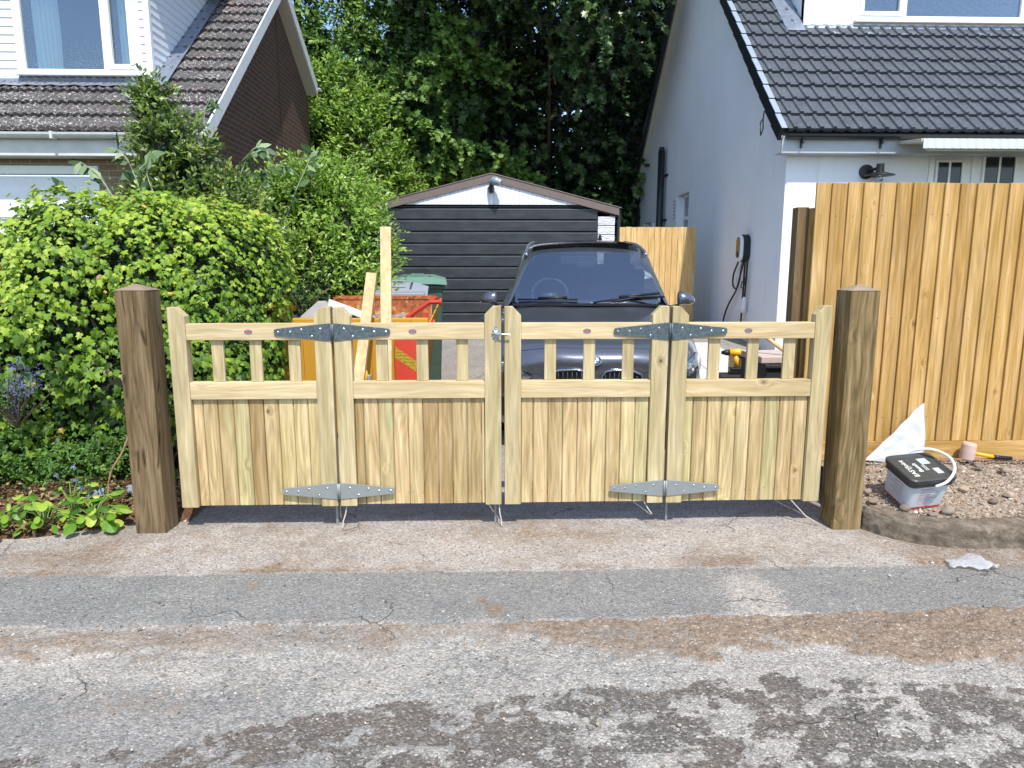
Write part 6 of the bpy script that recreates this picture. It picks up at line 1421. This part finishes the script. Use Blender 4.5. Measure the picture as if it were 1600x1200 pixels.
sprays(P0 - np.array(CE.location), rng.normal(size=(k, 3)) + np.array([.4, -.3, .5]), 14, .07, .012, 'flowers', OVAL, BLUE, CE, .1)
sprays(P0[:40] - np.array(CE.location) - [.02, 0, .06], rng.normal(size=(40, 3)) + np.array([.2, -.3, .3]), 8, .08, .018, 'foliage', OVAL, PERI, CE, .1)

# shrubs behind the ivy
SH1 = leaf_mat('dark_shrub_leaf', [(0, S(30, 46, 20)), (.35, S(62, 86, 34)), (.7, S(104, 128, 50)), (1, S(160, 172, 78))], .34, .22, .55)
SH2 = leaf_mat('light_shrub_leaf', [(0, S(44, 68, 28)), (.35, S(92, 126, 46)), (.7, S(138, 170, 64)), (1, S(178, 200, 94))], .38, .32, .5)
BUD = leaf_mat('buddleia_leaf', [(0, S(58, 82, 52)), (.5, S(104, 132, 84)), (1, S(170, 188, 150))], .5, .3, .35)
def shrub(name, label, ells, n, nl, length, ls, mat, corek, tm=NARROW, up=.6, tone=(.15, 1), trunk=True, jit=.12, noise=.25, group=None, upn=.5, inner=True, cat='shrub', spread=.9):
    c = np.array([np.mean([e[0] for e in ells]), np.mean([e[1] for e in ells]), 0]); T = thing(name, (c[0], c[1], float(gz(c[0], c[1]))), label, cat, group); loc = np.array(T.location)
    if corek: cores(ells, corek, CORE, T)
    P, Nn = shell(ells, n, jit, .15, noise); P = P - Nn * length * .6
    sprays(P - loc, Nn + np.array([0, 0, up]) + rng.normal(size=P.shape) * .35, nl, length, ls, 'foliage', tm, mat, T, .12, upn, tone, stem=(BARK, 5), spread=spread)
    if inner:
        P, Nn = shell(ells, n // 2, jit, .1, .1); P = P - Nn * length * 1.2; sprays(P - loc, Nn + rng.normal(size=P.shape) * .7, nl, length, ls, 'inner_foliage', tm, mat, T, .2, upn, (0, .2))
    if trunk:
        q = MB(); g0 = loc[2]
        for e in ells[:6]:
            for k in range(3):
                q.tube(sm([(c[0] + rng.normal() * .12, c[1] + rng.normal() * .1, g0), (c[0] + (e[0] - c[0]) * .5 + rng.normal() * .08, c[1] + (e[1] - c[1]) * .5, (g0 + e[2]) * .5), (e[0] + rng.normal() * e[3] * .3, e[1], e[2]), (e[0] + rng.normal() * e[3] * .5, e[1] + rng.normal() * e[4] * .3, e[2] + e[5] * .7)], 3), [.035] * 3 + [.028] * 3 + [.018] * 3 + [.008], 7)
        q.build('stems', BARK, T, smooth=True)
    return T
shrub('dark_shrub', 'tall dark narrow leaved shrub between the ivy and the brick house gable', [(-3.0, 7.2, 2.35, .42, .45, .6), (-3.2, 7.2, 2.95, .22, .28, .42), (-3.0, 7.1, 2.0, .6, .5, .6), (-2.65, 7.3, 2.1, .38, .42, .45), (-2.5, 7.0, 1.75, .5, .5, .65), (-3.05, 7.1, 2.7, .28, .3, .35), (-3.0, 7.2, 1.3, .8, .5, .85)], 1500, 12, .28, .072, SH1, .58, OVAL, upn=.35, noise=.45, tone=(.2, 1), spread=1.1)
shrub('light_shrub', 'bright green bushy shrub between the dark shrub and the garage', [(-1.85, 8.0, 2.05, .72, .6, .72), (-2.25, 8.0, 1.95, .5, .5, .62), (-1.55, 7.8, 1.75, .52, .5, .7), (-2.1, 7.6, 1.3, .7, .6, .8), (-1.6, 7.6, 1.15, .55, .5, .75), (-2.55, 7.9, 2.05, .35, .4, .45)], 1900, 12, .28, .070, SH2, .70, OVAL, noise=.4, tone=(.3, 1))
shrub('low_dark_shrub', 'shaded dark green bush behind the skip and beneath the light shrub', [(-2.15, 6.95, .85, .6, .4, .75), (-1.75, 7.35, .95, .35, .3, .75), (-2.6, 6.6, .9, .5, .4, .8)], 650, 11, .2, .06, SH1, .8, OVAL, tone=(0, .55))
shrub('climbing_shrub', 'tall pale green hedge shrub between the brick house corner and the garage', [(-3.3, 15.2, 3.1, .9, .9, 2.6), (-2.55, 15.0, 2.6, .8, .9, 2.5), (-3.0, 14.8, 1.6, 1.1, .8, 1.8), (-2.0, 15.4, 1.9, .8, .8, 2.1)], 2600, 11, .42, .12, SH2, .78, OVAL, tone=(.2, .95), upn=.6, noise=.4)
def buddleia(label, stems, z0=0):
    T = thing('buddleia', (stems[0][0][0], stems[0][0][1], 0), label, 'buddleia', 'buddleias'); q = MB(); loc = np.array(T.location); PP = []; DD = []
    for st in stems:
        pts = sm(st, 4); q.tube(pts, [.010 - .007 * i / len(pts) for i in range(len(pts))], 5, cap=False)
        for i in range(3, len(pts)):
            for s_ in (0, 1): PP.append(pts[i]); DD.append((Vector(pts[i]) - Vector(pts[i - 1])).normalized() * .4 + Vector(rng.normal(size=3)) * .55)
    q.build('stems', plain('grey_green_stem', S(150, 158, 124), .7), T)
    P = np.array([tuple(p) for p in PP]); D = np.array([tuple(d) for d in DD]); nn = rng.normal(size=P.shape) * .5 + [0, -.6, .5]
    leaves('foliage', P - loc, nn, D + [0, 0, -.45], rng.uniform(.08, .17, len(P)), OVAL, BUD, rng.random(len(P)), T)
buddleia('sparse grey green buddleia arching in front of the white garage door', [[(-3.2, 6.6, 1.3), (-3.3, 6.6, 2.0), (-3.45, 6.6, 2.35), (-3.62, 6.6, 2.5)], [(-3.2, 6.6, 1.4), (-3.45, 6.6, 2.0), (-3.68, 6.6, 2.2), (-3.85, 6.6, 2.3)], [(-3.1, 6.6, 1.4), (-3.1, 6.6, 2.1), (-3.2, 6.6, 2.5), (-3.3, 6.6, 2.62)], [(-3.1, 6.6, 1.5), (-3.5, 6.6, 1.9), (-3.75, 6.6, 1.98), (-3.95, 6.6, 1.95)], [(-3.0, 6.6, 1.5), (-2.98, 6.6, 2.1), (-3.05, 6.6, 2.4), (-3.0, 6.6, 2.6)]])
buddleia('thin buddleia shoots with pale tips standing before the brown brick gable', [[(-2.7, 7.3, 1.8), (-2.72, 7.3, 2.5), (-2.78, 7.3, 3.0), (-2.70, 7.3, 3.2)], [(-2.6, 7.2, 1.8), (-2.45, 7.2, 2.4), (-2.3, 7.2, 2.7), (-2.18, 7.2, 2.72)], [(-2.5, 7.3, 1.8), (-2.3, 7.3, 2.3), (-2.15, 7.3, 2.55), (-2.0, 7.3, 2.55)], [(-2.2, 7.5, 1.8), (-2.0, 7.5, 2.3), (-1.85, 7.5, 2.6), (-1.8, 7.5, 2.72)]])

# ------------------------------------------------------------------ trees behind
SYM = leaf_mat('sycamore_leaf', [(0, S(20, 34, 18)), (.3, S(42, 66, 32)), (.6, S(80, 108, 60)), (.9, S(124, 150, 96)), (1, S(160, 172, 120))], .36, .18, .6)
SYM2 = leaf_mat('ash_leaf', [(0, S(38, 62, 28)), (.4, S(80, 114, 50)), (.8, S(124, 156, 74)), (1, S(164, 186, 102))], .45, .3, .45)
def tree(label, base, crown, n, nl, length, ls, mat, tm=SYC, tone=(.05, 1), inner_n=0, trunk_r=.25, seed=0, droop=.35, group='trees behind the garage', gate=None, leanj=.35):
    T = thing('broadleaf_tree', (base[0], base[1], .6), label, 'tree', group); loc = np.array(T.location); q = MB()
    top = max(crown, key=lambda e: e[2]); z0 = .55
    q.tube(sm([(base[0], base[1], z0), (base[0] + .1, base[1], 2.5), (base[0] - .1, base[1] + .1, 5), ((base[0] + top[0]) / 2, (base[1] + top[1]) / 2, top[2])], 5), [trunk_r * (1 - .05 * i) for i in range(16)], 12); q.build('trunk', BARK, T, smooth=True)
    q = MB()
    for e in crown:
        for k in range(1 if e[1] > 16.2 and e[2] > 4 else 0):
            s0 = Vector((base[0], base[1], rng.uniform(2, 4.5))); s1 = Vector((e[0] + rng.normal() * .5, e[1] + rng.normal() * .4, e[2] + rng.normal() * .6)); md = s0.lerp(s1, .5) + Vector((0, 0, .4))
            q.tube(sm([s0, md, s1, s1 + (s1 - md) * .35], 4), [.055 - .0036 * i for i in range(13)], 7)
    q.build('limbs', BARK, T, smooth=True)
    P, Nn = shell(crown, n, .10, .6, .30, seed=seed)
    if gate is not None:
        kp = fbm(P[:, 0] + 11 * seed, P[:, 2] * 1.4 + P[:, 1], gate[0], 2, 7 + seed) > gate[1]; P, Nn = P[kp], Nn[kp]
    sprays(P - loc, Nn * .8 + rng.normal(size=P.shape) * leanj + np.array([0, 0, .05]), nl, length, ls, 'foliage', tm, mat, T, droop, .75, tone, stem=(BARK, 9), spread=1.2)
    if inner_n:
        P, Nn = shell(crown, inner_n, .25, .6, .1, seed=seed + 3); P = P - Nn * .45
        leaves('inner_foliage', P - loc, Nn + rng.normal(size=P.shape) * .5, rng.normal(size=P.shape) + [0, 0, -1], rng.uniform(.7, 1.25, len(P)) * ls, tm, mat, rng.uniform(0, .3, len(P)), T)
    return T
tree('large dark sycamore overhanging the garage, its shaded hollow crown filling the middle of the sky', (1.6, 19.5), [(1.2, 16.6, 10.2, 3.6, 3.4, 3.1), (4.4, 16.5, 10.4, 3.4, 3.2, 3.2), (-.6, 17.2, 9.8, 2.0, 2.4, 2.9), (1.5, 19.4, 5.2, 4.0, 1.4, 3.9), (4.8, 19.6, 5.0, 3.4, 1.5, 4.2), (-.6, 14.7, 7.3, 1.1, .6, .6), (1.0, 14.3, 7.5, 1.1, .6, .7), (2.4, 14.6, 6.9, .7, .6, .9), (2.3, 15.6, 5.9, .6, .5, .7)], 4600, 14, .60, .165, SYM, inner_n=22000, seed=1, gate=(.55, .38))
tree('younger sycamore with lighter leafy branches left of centre, above the garage', (-.9, 18.2), [(-1.0, 16.3, 4.9, 1.4, .8, 1.3), (-.4, 17.1, 3.7, 1.6, .8, 1.0), (-1.5, 16.2, 6.3, 1.1, .7, 1.0), (-2.2, 17.2, 3.8, 1.3, .8, 2.2)], 1400, 13, .50, .145, SYM2, tone=(.3, 1), inner_n=5000, seed=2, gate=(.7, .44), trunk_r=.14)
tree('pale green feathery tree rising behind the corner of the brick house', (-4.0, 17.0), [(-3.8, 16.5, 6.0, 1.0, .9, 1.8), (-3.0, 16.4, 4.6, .9, .8, 1.7), (-4.5, 16.7, 7.6, 1.2, 1.0, 1.4), (-3.0, 16.5, 7.4, .8, .7, 1.0), (-2.5, 16.6, 6.0, .7, .6, 1.1)], 2600, 13, .62, .14, SYM2, OVAL, (.35, 1), 9000, .2, 3, .2)
tree('dark ivy clad tree filling the gap between the garage and the white house', (4.6, 21.5), [(3.6, 20.2, 3.2, 1.8, 1.0, 2.6), (2.2, 19.4, 2.4, 1.9, .8, 2.0), (3.9, 20.4, 6.6, 1.6, 1.0, 2.2), (-.3, 19.2, 2.6, 2.0, .8, 1.9)], 1300, 11, .40, .11, SYM2, IVY, (0, .75), 7000, .2, 4, .2, gate=(.9, .42))
tree('distant dark tree behind the sycamores closing the view', (.5, 27), [(-.5, 23, 4.6, 5, 1.6, 4.8), (5.0, 23, 4.6, 5, 1.6, 5.0), (-4.2, 25.5, 4, 3, 1.5, 4)], 900, 9, .8, .26, SYM, SYC, (0, .4), 24000, .3, 5, .3)
